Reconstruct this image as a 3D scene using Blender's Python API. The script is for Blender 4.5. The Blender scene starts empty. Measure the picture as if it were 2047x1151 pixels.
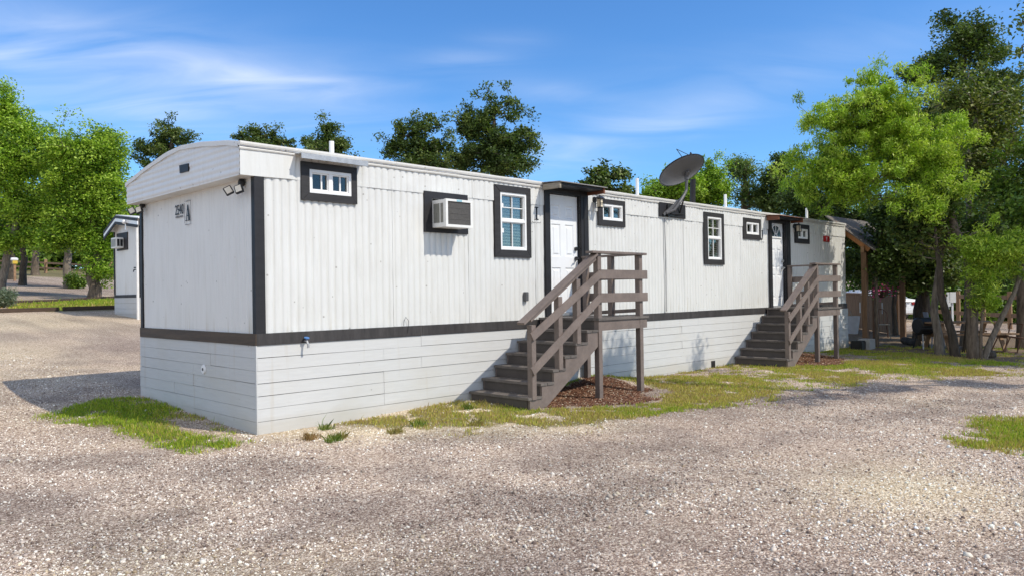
import bpy, math, random
import numpy as np
from mathutils import Matrix, Vector
S = bpy.context.scene
COL = S.collection
R = math.radians
rng = np.random.default_rng(7)
random.seed(7)

# ------------------------------------------------------------------ camera frame (metres, calibrated)
F = 1518.667
CAM = np.array([-4.2285, -8.4435, 1.6])
CR = np.array([0.70487, -0.70917, -0.01566]); CU = np.array([0.00604, -0.01608, 0.99985]); CF = np.array([0.70931, 0.70486, 0.00705])
def at(px, py, d):
    """world point seen in the photo at (px, py), d metres deep"""
    return CAM + d*(CF + CR*(px-1023.5)/F + CU*(575.5-py)/F)

# ------------------------------------------------------------------ noise and ground shape
def _hash(ix, iy, seed):
    h = (ix.astype(np.int64)*374761393 + iy.astype(np.int64)*668265263 + seed*1442695041) & 0xffffffff
    h = ((h ^ (h >> 13))*1274126177) & 0xffffffff
    return ((h ^ (h >> 16)) & 0xffff)/65535.0
def vnoise(x, y, seed=0):
    x = np.asarray(x, float); y = np.asarray(y, float)
    ix = np.floor(x); iy = np.floor(y); fx = x-ix; fy = y-iy
    fx = fx*fx*(3-2*fx); fy = fy*fy*(3-2*fy)
    a = _hash(ix, iy, seed); b = _hash(ix+1, iy, seed); c = _hash(ix, iy+1, seed); d = _hash(ix+1, iy+1, seed)
    return (a*(1-fx)+b*fx)*(1-fy)+(c*(1-fx)+d*fx)*fy
def fbm(x, y, seed=0, o=4):
    s = 0; a = .5; t = 0
    for k in range(o):
        s = s+a*vnoise(x*2**k, y*2**k, seed+k); t += a; a *= .5
    return s/t
def G(x, y):
    x = np.asarray(x, float); y = np.asarray(y, float)
    t = np.minimum(y, 100)-1
    g = .057*(np.sqrt(t*t+1)+t)/2-.012
    g = g-.006*np.clip(x-2, 0, 12)*np.clip((6-y)/4, 0, 1)
    g = g+.05*np.exp(-((x-3.0)/1.0)**2-((y+.2)/.6)**2)+.17*np.exp(-((x-6.15)/.95)**2-((y+.0)/.75)**2)+.13*np.exp(-((x-13.9)/.9)**2-((y+.0)/.7)**2)
    g = g+.035*(fbm(x*.45, y*.45, 3)-.5)+.012*(fbm(x*2.1, y*2.1, 9)-.5)
    return g
def g1(x, y): return float(G(np.array([x]), np.array([y]))[0])

def poly_sd(pts, x, y):
    """signed distance, negative inside"""
    pts = np.asarray(pts, float); d = np.full(x.shape, 1e9); ins = np.zeros(x.shape, bool)
    n = len(pts)
    for i in range(n):
        a = pts[i]; b = pts[(i+1) % n]; e = b-a
        t = np.clip(((x-a[0])*e[0]+(y-a[1])*e[1])/(e@e), 0, 1)
        d = np.minimum(d, np.hypot(x-a[0]-t*e[0], y-a[1]-t*e[1]))
        c = ((a[1] <= y) & (b[1] > y)) | ((b[1] <= y) & (a[1] > y))
        xs = a[0]+(y-a[1])/(e[1] if abs(e[1]) > 1e-9 else 1e-9)*e[0]
        ins ^= c & (x < xs)
    return np.where(ins, -d, d)
def soft(sd, w): return np.clip(.5-sd/w, 0, 1)

P_PATCH = [(-1.6, 2.6), (-.75, 3.9), (-.05, 3.6), (-.03, .75), (-.35, .2), (-.45, -.42), (-.95, -.5), (-1.08, .1), (-1.1, 1.45)]
P_LAWN = [(4.0, -2.6), (5.15, -3.05), (6.5, -3.6), (8.2, -3.2), (9.5, -3.7), (12.4, -5.1), (14.4, -6.6), (15.4, -5.4), (15.6, -3.9), (16.5, -2.3), (17.4, -.7), (17.7, -.02), (6.6, -.02), (6.2, -1.6), (4.6, -1.9)]
P_GP = [(5.9, -5.75), (5.75, -6.1), (4.9, -6.1), (4.4, -6.25), (4.55, -6.6), (4.0, -7.4), (5.5, -7.6), (7.2, -6.6), (6.6, -5.9)]
P_STRIP = [(3.4, 27.6), (8.6, 30.0), (9.5, 26), (6.0, 23.4), (3.2, 23.0), (2.6, 25)]
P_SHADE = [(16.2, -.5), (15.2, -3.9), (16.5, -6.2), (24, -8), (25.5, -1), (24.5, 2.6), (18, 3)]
P_M1 = [(3.55, -1.22), (4.1, -1.45), (4.75, -1.95), (5.4, -1.8), (6.2, -1.35), (6.5, -.75), (6.4, -.03), (4.3, -.03)]
P_SP = [(.9, -.05), (1.2, -.8), (2.0, -1.7), (2.9, -2.5), (4.1, -2.75), (4.6, -2.2), (4.2, -1.5), (3.5, -1.35), (3.4, -.05)]
P_M2 = [(x+7.9, y) for x, y in P_M1]
P_BEIGE = [(-.1, .1), (.15, -.6), (.6, -1.3), (1.6, -2.3), (2.6, -3.0), (3.6, -2.6), (4.1, -1.7), (3.6, -.03)]

TRK = [(-9, 12), (-4.2, 5.2), (-2.4, .8), (-.2, -2.6), (3.2, -4.6), (8.5, -5.6), (16, -8.2)]
def line_d(pts, x, y, off):
    """distance to a smooth track running along pts, shifted sideways by off"""
    p = np.array(pts, float); t = np.gradient(p, axis=0); t /= np.linalg.norm(t, axis=1)[:, None]
    p = p+np.stack([-t[:, 1], t[:, 0]], 1)*off; d = np.full(np.shape(x), 1e9)
    for a, b in zip(p[:-1], p[1:]):
        e = b-a; k = np.clip(((x-a[0])*e[0]+(y-a[1])*e[1])/(e@e), 0, 1); d = np.minimum(d, np.hypot(x-a[0]-k*e[0], y-a[1]-k*e[1]))
    return d
def zones(x, y):
    n1 = fbm(x*.8, y*.8, 21); n2 = fbm(x*2.6, y*2.6, 31, 4); n3 = fbm(x*.22, y*.22, 41, 3); n4 = fbm(x*.12+9, y*.12, 47, 3)
    w = (n2-.5)*.9
    grass = soft(poly_sd(P_PATCH, x, y)+w*1.1, .45)*np.clip((n2-.25)*5, .45, 1)*(1-.75*np.exp(-((x+.35)/.28)**2-((y-1.2)/.9)**2))
    lawn = soft(poly_sd(P_LAWN, x, y)+w*1.0, .7)*np.clip((n1-.27)*5, .3, 1)*np.clip((n2-.22)*3.6, .3, 1)
    lawn *= 1-.55*np.exp(-((x-8.4)/1.5)**2-((y+2.6)/.6)**2)
    gp = soft(poly_sd(P_GP, x, y)+w*1.1, .6)*np.clip((n2-.2)*4, .3, 1)
    st = soft(poly_sd(P_STRIP, x, y)+w, .5)
    sparse = soft(poly_sd(P_BEIGE, x, y)+w*.5, .5)*np.clip((n2-.5)*6, 0, 1)*np.clip((x-.5)/1.3, 0, 1)*.75
    sparse = np.maximum(sparse, soft(poly_sd(P_SP, x, y)+w*.7, .6)*np.clip((n2-.31)*5.5, 0, .95))
    wallg = np.exp(-((y+.12)/.14)**2)*np.clip((x-.9)/.5, 0, 1)*(x < 17.6)*np.clip((n2-.42)*5, 0, 1)
    far = soft(62+8*(n3-.5)-y, 3)*1.0
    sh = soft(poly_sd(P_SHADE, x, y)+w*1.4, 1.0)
    grass = np.maximum.reduce([grass, lawn, gp, st, sparse, wallg*.9, far, sh*np.clip((n2-.5)*4, 0, .45)])
    mulch = np.maximum(soft(poly_sd(P_M1, x, y)+w*.75+.06, .35), soft(poly_sd(P_M2, x, y)+w*.75+.06, .35))
    grass = grass*(1-.93*mulch)
    beige = soft(poly_sd(P_BEIGE, x, y)+w*.9, 1.0)*.95
    beige = np.maximum(beige, np.exp(-((x-1.2)/3.4)**2-((y-18.5)/4.2)**2)*.9)
    beige = np.maximum(beige, np.exp(-((x+1.5)/2.6)**2-((y-10.5)/4.5)**2)*.85)
    beige = np.maximum(beige, .75*np.exp(-((x-2.4)/1.2)**2-((y+6.3)/.8)**2))
    beige = np.maximum(beige, .7*np.exp(-((x+3.0)/1.2)**2-((y+4.2)/1.0)**2))
    beige = np.clip(beige+(n1-.5)*.55+(n3-.45)*.5-.02, 0, 1)
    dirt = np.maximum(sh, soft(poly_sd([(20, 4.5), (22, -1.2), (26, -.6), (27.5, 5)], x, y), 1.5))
    dark = np.clip((fbm(x*.5+5, y*.5, 77, 3)-.42)*3.0, 0, 1)
    tone = np.clip((fbm(x*.45+3, y*.45, 63, 3)*.45+fbm(x*1.9, y*1.9, 67, 4)*.55-.5)*3.4+.54, 0, 1)
    tone = np.clip(tone-.12*np.exp(-((x+1.8)/1.6)**2-((y+.9)/1.5)**2)-.1*np.exp(-((x-1.0)/1.5)**2-((y+4.2)/.8)**2)+.3*np.exp(-((x-3.5)/2.2)**2-((y+5.8)/.9)**2), 0, 1)
    tr_ = np.minimum(np.abs(line_d(TRK, x, y, .75)), np.abs(line_d(TRK, x, y, -.75)))
    tone = np.clip(tone+.5*np.exp(-((x+1)/4.5)**2-((y-11)/7.5)**2)+.34*np.exp(-(tr_/.30)**2), 0, 1)
    return grass, beige, mulch, dirt, dark, tone, n1

# ------------------------------------------------------------------ scene helpers
def tag(o, label=None, cat=None, group=None, kind=None):
    if label: o['label'] = label
    if cat: o['category'] = cat
    if group: o['group'] = group
    if kind: o['kind'] = kind
    return o
WL = {}
def thing(name, label, cat, loc=(0, 0, 0), rot=0, group=None):
    o = bpy.data.objects.new(name, None); COL.objects.link(o)
    o.empty_display_size = .2
    o.location = loc; o.rotation_euler = (0, 0, rot)
    WL[o.name] = np.array(loc, float)
    return tag(o, label, cat, group)
def link(name, me, m, parent=None, label=None):
    o = bpy.data.objects.new(name, me); COL.objects.link(o)
    if m is not None:
        me.materials.clear(); me.materials.append(m)
    if parent is not None: o.parent = parent
    WL[o.name] = np.zeros(3)
    if label: o['label'] = label
    return o
def root_of(o):
    while o.parent: o = o.parent
    return o
def dup(o, loc, label):
    def cp(s, par):
        c = s.copy(); COL.objects.link(c)
        if par is not None: c.parent = par
        for ch in [q for q in bpy.data.objects if q.parent == s]: cp(ch, c)
        return c
    c = cp(o, None); c.location = loc; c['label'] = label
    return c

class MB:
    def __init__(s): s.v = []; s.f = []
    def add(s, vs, fs):
        b = len(s.v); s.v += [tuple(map(float, q)) for q in vs]; s.f += [tuple(b+i for i in f) for f in fs]; return s
    def box(s, x0, x1, y0, y1, z0, z1):
        return s.add([(x0, y0, z0), (x1, y0, z0), (x1, y1, z0), (x0, y1, z0), (x0, y0, z1), (x1, y0, z1), (x1, y1, z1), (x0, y1, z1)],
                     [(0, 3, 2, 1), (4, 5, 6, 7), (0, 1, 5, 4), (1, 2, 6, 5), (2, 3, 7, 6), (3, 0, 4, 7)])
    def beam(s, p, q, w, h, up=(0, 0, 1)):
        p = np.array(p, float); q = np.array(q, float); d = q-p; d /= np.linalg.norm(d)
        sd = np.cross(d, up); sd /= np.linalg.norm(sd); u = np.cross(sd, d)
        vs = [c+sd*a*w/2+u*b*h/2 for c in (p, q) for a, b in ((-1, -1), (1, -1), (1, 1), (-1, 1))]
        return s.add(vs, [(3, 2, 1, 0), (4, 5, 6, 7), (0, 1, 5, 4), (1, 2, 6, 5), (2, 3, 7, 6), (3, 0, 4, 7)])
    def tube(s, pts, rad, n=8, cap=True):
        pts = np.asarray(pts, float); rad = np.broadcast_to(np.asarray(rad, float), (len(pts),))
        d = np.gradient(pts, axis=0); d /= np.linalg.norm(d, axis=1)[:, None]+1e-12
        ref = np.array([0, 0, 1.]) if abs(d[0][2]) < .9 else np.array([1., 0, 0])
        vs = []
        for i in range(len(pts)):
            a = np.cross(d[i], ref); a /= np.linalg.norm(a)+1e-12; b = np.cross(d[i], a)
            ref = np.cross(a, d[i])
            for k in range(n):
                t = 2*math.pi*k/n; vs.append(pts[i]+rad[i]*(a*math.cos(t)+b*math.sin(t)))
        fs = [(i*n+k, i*n+(k+1) % n, (i+1)*n+(k+1) % n, (i+1)*n+k) for i in range(len(pts)-1) for k in range(n)]
        if cap: fs += [tuple(range(n))[::-1], tuple((len(pts)-1)*n+k for k in range(n))]
        return s.add(vs, fs)
    def prism(s, poly, fn, t0, t1):
        """poly of (a,b), fn(a,b,t)->xyz"""
        n = len(poly)
        vs = [fn(a, b, t0) for a, b in poly]+[fn(a, b, t1) for a, b in poly]
        return s.add(vs, [tuple(range(n))[::-1], tuple(range(n, 2*n))]+[(i, (i+1) % n, n+(i+1) % n, n+i) for i in range(n)])
    def sphere(s, c, r, n=10, m=7, sc=(1, 1, 1)):
        vs = [(c[0]+r*sc[0]*math.sin(math.pi*j/m)*math.cos(2*math.pi*i/n), c[1]+r*sc[1]*math.sin(math.pi*j/m)*math.sin(2*math.pi*i/n), c[2]+r*sc[2]*math.cos(math.pi*j/m)) for j in range(m+1) for i in range(n)]
        return s.add(vs, [(j*n+i, (j+1)*n+i, (j+1)*n+(i+1) % n, j*n+(i+1) % n) for j in range(m) for i in range(n)])
    def build(s, name, m, parent=None, smooth=False, label=None, off=None, bevel=0):
        me = bpy.data.meshes.new(name)
        o = np.array(off, float) if off is not None else np.zeros(3)
        me.from_pydata([tuple(np.array(q)-o) for q in s.v], [], s.f)
        me.validate(); me.update()
        if bevel or True:
            import bmesh
            bm = bmesh.new(); bm.from_mesh(me)
            bmesh.ops.recalc_face_normals(bm, faces=bm.faces)
            if bevel:
                bmesh.ops.bevel(bm, geom=[e for e in bm.edges if len(e.link_faces) == 2 and e.calc_face_angle(0) > .6], offset=bevel, segments=2, affect='EDGES')
            bm.to_mesh(me); bm.free()
        if smooth:
            me.polygons.foreach_set('use_smooth', [True]*len(me.polygons))
        return link(name, me, m, parent, label)

def np_mesh(name, V, Fc, m, parent=None, col=None, smooth=False):
    V = np.asarray(V, np.float32); Fc = np.asarray(Fc, np.int32); k = Fc.shape[1]
    me = bpy.data.meshes.new(name)
    me.vertices.add(len(V)); me.vertices.foreach_set('co', V.ravel())
    me.loops.add(Fc.size); me.loops.foreach_set('vertex_index', Fc.ravel())
    me.polygons.add(len(Fc)); me.polygons.foreach_set('loop_start', np.arange(0, Fc.size, k, dtype=np.int32))
    if smooth: me.polygons.foreach_set('use_smooth', np.ones(len(Fc), bool))
    me.update(calc_edges=True)
    if col is not None:
        cols = col if isinstance(col, dict) else {'col': col}
        for nm, c in cols.items():
            a = me.attributes.new(nm, 'FLOAT_COLOR', 'POINT')
            c4 = np.ones((len(V), 4), np.float32); c4[:, :c.shape[1]] = c
            a.data.foreach_set('color', c4.ravel())
    return link(name, me, m, parent)

# ------------------------------------------------------------------ materials
class NT:
    def __init__(s, name):
        s.m = bpy.data.materials.new(name); s.m.use_nodes = True
        s.t = s.m.node_tree; s.t.nodes.clear()
        s.out = s.n('ShaderNodeOutputMaterial')
    def n(s, typ, **kw):
        nd = s.t.nodes.new(typ)
        for k, v in kw.items():
            if k.startswith('i_'):
                key = k[2:]; key = int(key) if key.isdigit() else key.replace('_', ' ')
                s.set(nd.inputs[key], v)
            else: setattr(nd, k, v)
        return nd
    def set(s, sock, v):
        if hasattr(v, 'links') or hasattr(v, 'is_linked'): s.t.links.new(v, sock)
        elif hasattr(v, 'outputs'): s.t.links.new(v.outputs[0], sock)
        else: sock.default_value = v
    def ramp(s, fac, stops):
        nd = s.n('ShaderNodeValToRGB'); s.set(nd.inputs[0], fac)
        e = nd.color_ramp.elements
        while len(e) < len(stops): e.new(.5)
        for q, (p, c) in zip(e, stops): q.position = p; q.color = (*c, 1) if len(c) == 3 else c
        return nd.outputs[0]
    def mix(s, fac, a, b, mode='MIX'):
        nd = s.n('ShaderNodeMix', data_type='RGBA', blend_type=mode)
        s.set(nd.inputs[0], fac)
        for i, v in ((6, a), (7, b)): s.set(nd.inputs[i], (*v, 1) if isinstance(v, tuple) and len(v) == 3 else v)
        return nd.outputs[2]
    def math(s, op, a, b=0., clamp=False):
        nd = s.n('ShaderNodeMath', operation=op, use_clamp=clamp); s.set(nd.inputs[0], a); s.set(nd.inputs[1], b); return nd.outputs[0]
    def noise(s, vec, scale, detail=4, rough=.55):
        nd = s.n('ShaderNodeTexNoise', i_Scale=scale, i_Detail=detail, i_Roughness=rough)
        if vec is not None: s.set(nd.inputs['Vector'], vec)
        return nd.outputs[0]
    def obj(s, scale=(1, 1, 1)):
        tc = s.n('ShaderNodeTexCoord'); mp = s.n('ShaderNodeMapping'); s.t.links.new(tc.outputs['Object'], mp.inputs[0]); mp.inputs['Scale'].default_value = scale
        return mp.outputs[0]
    def bsdf(s, color, rough=.6, spec=.5, bump=None, bstr=.3, bdist=.01, **kw):
        b = s.n('ShaderNodeBsdfPrincipled'); s.set(b.inputs['Base Color'], (*color, 1) if isinstance(color, tuple) and len(color) == 3 else color)
        s.set(b.inputs['Roughness'], rough); b.inputs['Specular IOR Level'].default_value = spec
        for k, v in kw.items(): s.set(b.inputs[k.replace('_', ' ')], v)
        if bump is not None:
            bp = s.n('ShaderNodeBump', i_Strength=bstr, i_Distance=bdist); s.set(bp.inputs['Height'], bump); s.t.links.new(bp.outputs[0], b.inputs['Normal'])
        s.t.links.new(b.outputs[0], s.out.inputs[0]); return b

def paint(name, col, rough=.6, var=.12, scale=6., stretch=(1, 1, 1), bump=.15, spec=.4, grain=60., metal=0.):
    t = NT(name); v = t.obj(stretch)
    n = t.noise(v, scale, 5); fine = t.noise(v, grain, 3)
    c = t.ramp(n, [(.3, tuple(q*(1-var) for q in col)), (.7, tuple(min(1, q*(1+var)) for q in col))])
    c = t.mix(.25, c, t.ramp(fine, [(.35, tuple(q*(1-var*1.5) for q in col)), (.65, tuple(min(1, q*(1+var)) for q in col))]))
    t.bsdf(c, rough, spec, fine, bump, .004, Metallic=metal)
    return t.m

def white_siding(name, base=(.672, .675, .655), dirt=.62, zlo=1.17):
    t = NT(name); v = t.obj((7, 7, .55)); v2 = t.obj((1, 1, 1))
    streak = t.noise(v, 2.2, 6, .62); big = t.noise(v2, 1.1, 4); fine = t.noise(v2, 40, 4)
    c = t.ramp(big, [(.3, tuple(q*.95 for q in base)), (.7, base)])
    c = t.mix(t.math('MULTIPLY', t.ramp(streak, [(.47, (0, 0, 0)), (.70, (1, 1, 1))]), dirt*.42), c, (.47, .45, .39))
    # rust and splash dirt close to the belt board
    sep = t.n('ShaderNodeSeparateXYZ'); t.t.links.new(v2, sep.inputs[0])
    low = t.ramp(t.math('SUBTRACT', sep.outputs[2], zlo), [(0, (1, 1, 1)), (.35, (0, 0, 0))])
    st2 = t.ramp(t.noise(t.obj((5, 5, .35)), 1.7, 3), [(.6, (0, 0, 0)), (.72, (1, 1, 1))])
    c = t.mix(t.math('MULTIPLY', t.math('MULTIPLY', low, st2), .55), c, (.42, .36, .24))
    vo = t.n('ShaderNodeTexVoronoi', i_Scale=5.5); t.t.links.new(v2, vo.inputs['Vector'])
    speck = t.ramp(vo.outputs['Distance'], [(.05, (1, 1, 1)), (.085, (0, 0, 0))])
    c = t.mix(t.math('MULTIPLY', speck, .6), c, (.22, .2, .17))
    t.bsdf(c, .5, .4, t.math('ADD', t.math('MULTIPLY', fine, .4), big), .25, .012)
    return t.m
def skirt_mat(name):
    t = NT(name); v = t.obj((.6, .6, 9)); v2 = t.obj()
    grain = t.noise(v, 5, 5, .6); big = t.noise(v2, 1.3, 4)
    base = (.565, .568, .56)
    c = t.ramp(grain, [(.25, tuple(q*.93 for q in base)), (.7, tuple(q*1.03 for q in base))])
    c = t.mix(t.math('MULTIPLY', t.ramp(big, [(.5, (0, 0, 0)), (.72, (1, 1, 1))]), .38), c, (.52, .5, .45))
    st = t.ramp(t.noise(t.obj((6, 6, .3)), 1.5, 4), [(.62, (0, 0, 0)), (.78, (1, 1, 1))])
    c = t.mix(t.math('MULTIPLY', st, .45), c, (.46, .41, .33))
    sep = t.n('ShaderNodeSeparateXYZ'); t.t.links.new(v2, sep.inputs[0])
    low = t.ramp(t.math('ADD', t.math('MULTIPLY', sep.outputs[2], 2.2), t.math('MULTIPLY', t.noise(v2, 3, 4), -.35)), [(0, (1, 1, 1)), (.28, (0, 0, 0))])
    c = t.mix(t.math('MULTIPLY', low, .38), c, (.40, .36, .28))
    vo = t.n('ShaderNodeTexVoronoi', i_Scale=4.); t.t.links.new(v2, vo.inputs['Vector'])
    c = t.mix(t.math('MULTIPLY', t.ramp(vo.outputs['Distance'], [(.03, (1, 1, 1)), (.055, (0, 0, 0))]), .5), c, (.25, .22, .19))
    t.bsdf(c, .62, .35, grain, .25, .006)
    return t.m
def leaf_mat(name, trans=.35, rough=.5):
    t = NT(name); a = t.n('ShaderNodeAttribute', attribute_name='col')
    b = t.n('ShaderNodeBsdfPrincipled'); t.t.links.new(a.outputs[0], b.inputs['Base Color']); b.inputs['Roughness'].default_value = rough; b.inputs['Specular IOR Level'].default_value = .35
    tr = t.n('ShaderNodeBsdfTranslucent')
    t.t.links.new(t.mix(1., a.outputs[0], (1.0, 1.15, .45), 'MULTIPLY'), tr.inputs[0])
    mx = t.n('ShaderNodeMixShader', i_0=trans); t.t.links.new(b.outputs[0], mx.inputs[1]); t.t.links.new(tr.outputs[0], mx.inputs[2])
    t.t.links.new(mx.outputs[0], t.out.inputs[0]); return t.m
def attr_mat(name, rough=.8, bump=0.):
    t = NT(name); a = t.n('ShaderNodeAttribute', attribute_name='col')
    n = t.noise(t.obj(), 90, 3)
    c = t.mix(.35, a.outputs[0], t.mix(1., a.outputs[0], t.ramp(n, [(.3, (.6, .6, .6)), (.7, (1.3, 1.3, 1.3))]), 'MULTIPLY'))
    t.bsdf(c, rough, .25); return t.m
def bark_mat(name, c0, c1, sc=9.):
    t = NT(name); v = t.obj((1, 1, .22)); n = t.noise(v, sc*2, 6, .65); b = t.noise(t.obj(), 2.2, 4)
    c = t.mix(t.ramp(b, [(.4, (0, 0, 0)), (.6, (.6, .6, .6))]), t.ramp(n, [(.3, c0), (.72, c1)]), t.ramp(n, [(.3, tuple(q*1.5 for q in c0)), (.72, tuple(min(q*1.35, 1) for q in c1))]))
    t.bsdf(c, .9, .2, n, .8, .03); return t.m
def glass_mat():
    t = NT('window_glass')
    gl = t.n('ShaderNodeBsdfGlossy', i_Roughness=.03); tr = t.n('ShaderNodeBsdfTransparent', i_0=(.90, .91, .88, 1))
    fr = t.n('ShaderNodeFresnel', i_IOR=1.5); f2 = t.math('MULTIPLY_ADD', fr, .8); f2.node.inputs[2].default_value = .01
    mx = t.n('ShaderNodeMixShader'); t.set(mx.inputs[0], f2); t.t.links.new(tr.outputs[0], mx.inputs[1]); t.t.links.new(gl.outputs[0], mx.inputs[2]); t.t.links.new(mx.outputs[0], t.out.inputs[0])
    return t.m

M = {}
M['siding'] = white_siding('white_painted_metal')
M['endwall'] = white_siding('white_painted_end_wall', (.77, .76, .73), .5)
M['cap'] = white_siding('white_ribbed_fascia', (.75, .75, .74), .5, -9)
M['roof'] = white_siding('white_roof_coating', (.82, .81, .79), .6, -9)
M['edge'] = white_siding('dull_roof_edge', (.60, .59, .56), 1.0, -9)
M['skirt'] = skirt_mat('white_painted_planks')
M['black'] = paint('faded_black_wood', (.015, .014, .016), .55, .3, 5, (1, 1, 3), .3)
M['charcoal'] = paint('charcoal_trim_board', (.026, .024, .0245), .6, .35, 4, (.6, .6, 5), .35, grain=25)
M['belt'] = paint('weathered_charcoal_belt', (.044, .040, .0395), .65, .5, 3, (4, 4, .5), .3, grain=25)
M['beltend'] = paint('brown_black_belt', (.072, .047, .028), .6, .4, 3, (.5, .5, 6), .3, grain=25)
M['brown'] = paint('taupe_deck_paint', (.178, .141, .122), .62, .2, 5, (1, 1, 1), .4, grain=26)
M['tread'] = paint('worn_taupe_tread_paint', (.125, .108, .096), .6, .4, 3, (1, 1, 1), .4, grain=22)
M['riser'] = paint('shaded_taupe_riser_paint', (.078, .066, .059), .6, .2, 4, (1, 1, 1), .3)  # darker copy of the stair taupe; the risers' shade is in the colour
M['vinyl'] = paint('white_vinyl', (.80, .80, .79), .35, .04, 8, bump=.03)
M['door'] = paint('white_steel_door', (.78, .79, .80), .4, .04, 3, bump=.04)
M['acwhite'] = paint('ac_plastic', (.74, .74, .71), .45, .06, 6, bump=.05)
M['coil'] = paint('dusty_condenser_coil', (.135, .13, .124), .7, .2, 40, bump=.4)
M['louver'] = paint('grey_louver', (.30, .30, .27), .55, .12, 20)
M['sticker'] = paint('pale_blue_sticker', (.28, .50, .58), .4, .1, 20)
M['metal'] = paint('dull_black_metal', (.018, .018, .02), .4, .3, 15, bump=.1)
M['greymetal'] = paint('grey_painted_steel', (.10, .10, .105), .5, .15, 12, bump=.1)
M['dish'] = paint('grey_dish_enamel', (.125, .125, .128), .45, .08, 3, bump=.03)
M['galv'] = paint('galvanised_steel', (.42, .42, .42), .45, .2, 10, metal=.5)
M['pvc'] = paint('white_pvc', (.76, .75, .72), .4, .08, 5)
M['greywood'] = paint('weathered_grey_wood', (.30, .26, .20), .8, .35, 6, (.5, 1, 6), .5, grain=20)
M['redwood'] = paint('stained_red_wood', (.17, .065, .035), .7, .35, 6, (6, .5, 6), .4, grain=20)
M['cedar'] = paint('cedar_wood', (.40, .18, .065), .7, .3, 6, (5, 5, .5), .4, grain=20)
M['fencewood'] = paint('old_fence_wood', (.30, .185, .105), .8, .35, 5, (6, 6, .5), .5, grain=20)
M['railwood'] = paint('brown_rail_wood', (.30, .18, .10), .8, .3, 5, (1, 1, 1), .5, grain=20)
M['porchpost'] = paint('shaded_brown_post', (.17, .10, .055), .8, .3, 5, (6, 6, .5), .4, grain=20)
M['shingle'] = paint('grey_shingle', (.16, .14, .12), .9, .35, 14, bump=.6, grain=40)
M['sheet'] = paint('grey_corrugated_sheet', (.26, .25, .245), .45, .2, 5, bump=.1)
M['lampglass'] = paint('warm_lamp_glass', (.72, .63, .47), .15, .12, 30, bump=.02)
M['ledpanel'] = paint('pale_led_panel', (.78, .72, .60), .3, .05, 30)
M['ink'] = paint('black_sign_ink', (.012, .012, .016), .5, .1, 10)
M['line'] = paint('grey_sign_line', (.27, .27, .28), .5, .1, 10)
M['red'] = paint('red_plaque', (.52, .018, .022), .35, .1, 10)
M['white'] = paint('plain_white_paint', (.8, .8, .8), .5, .04, 10)
M['blue'] = paint('blue_valve_handle', (.08, .2, .45), .4, .1, 10)
M['interior'] = paint('dark_room', (.05, .045, .04), .9, .2, 2)
M['blind'] = paint('pale_green_blind', (.74, .74, .64), .6, .06, 10)
M['timber'] = paint('dark_landscape_timber', (.075, .05, .035), .9, .4, 5, (1, 1, 3), .6, grain=15)
M['concrete'] = paint('grey_concrete', (.38, .37, .35), .9, .15, 8, bump=.5)
M['carpaint'] = paint('white_car_paint', (.72, .73, .74), .25, .03, 3, bump=.0, spec=.6)
M['tyre'] = paint('tyre_rubber', (.02, .02, .02), .8, .2, 10)
M['darkglass'] = paint('dark_car_glass', (.02, .025, .03), .08, .1, 3, bump=0, spec=.7)
M['taillight'] = paint('red_lens', (.30, .02, .02), .2, .1, 5, bump=0)
M['planter'] = paint('pale_planter', (.52, .52, .53), .6, .1, 6)
M['pink'] = paint('pink_petals', (.60, .05, .20), .6, .3, 30)
M['plastic'] = paint('blue_grey_plastic', (.22, .25, .32), .5, .1, 10)
M['yellow'] = paint('yellow_paint', (.6, .42, .05), .5, .1, 10)
M['rust'] = paint('rusty_steel', (.12, .06, .035), .8, .4, 15)
M['glass'] = glass_mat()
M['leaf'] = leaf_mat('broad_leaves', .32)
M['needle'] = leaf_mat('feathery_leaflets', .34)
M['grass'] = leaf_mat('grass_blades', .35, .6)
M['stone'] = attr_mat('crushed_limestone')
M['chip'] = attr_mat('shredded_bark')
M['bark_grey'] = bark_mat('grey_bark', (.085, .07, .056), (.28, .235, .185))
M['bark_brown'] = bark_mat('brown_bark', (.06, .046, .034), (.22, .17, .125))
M['bark_dark'] = bark_mat('dark_bark', (.032, .026, .02), (.125, .10, .077))

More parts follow.
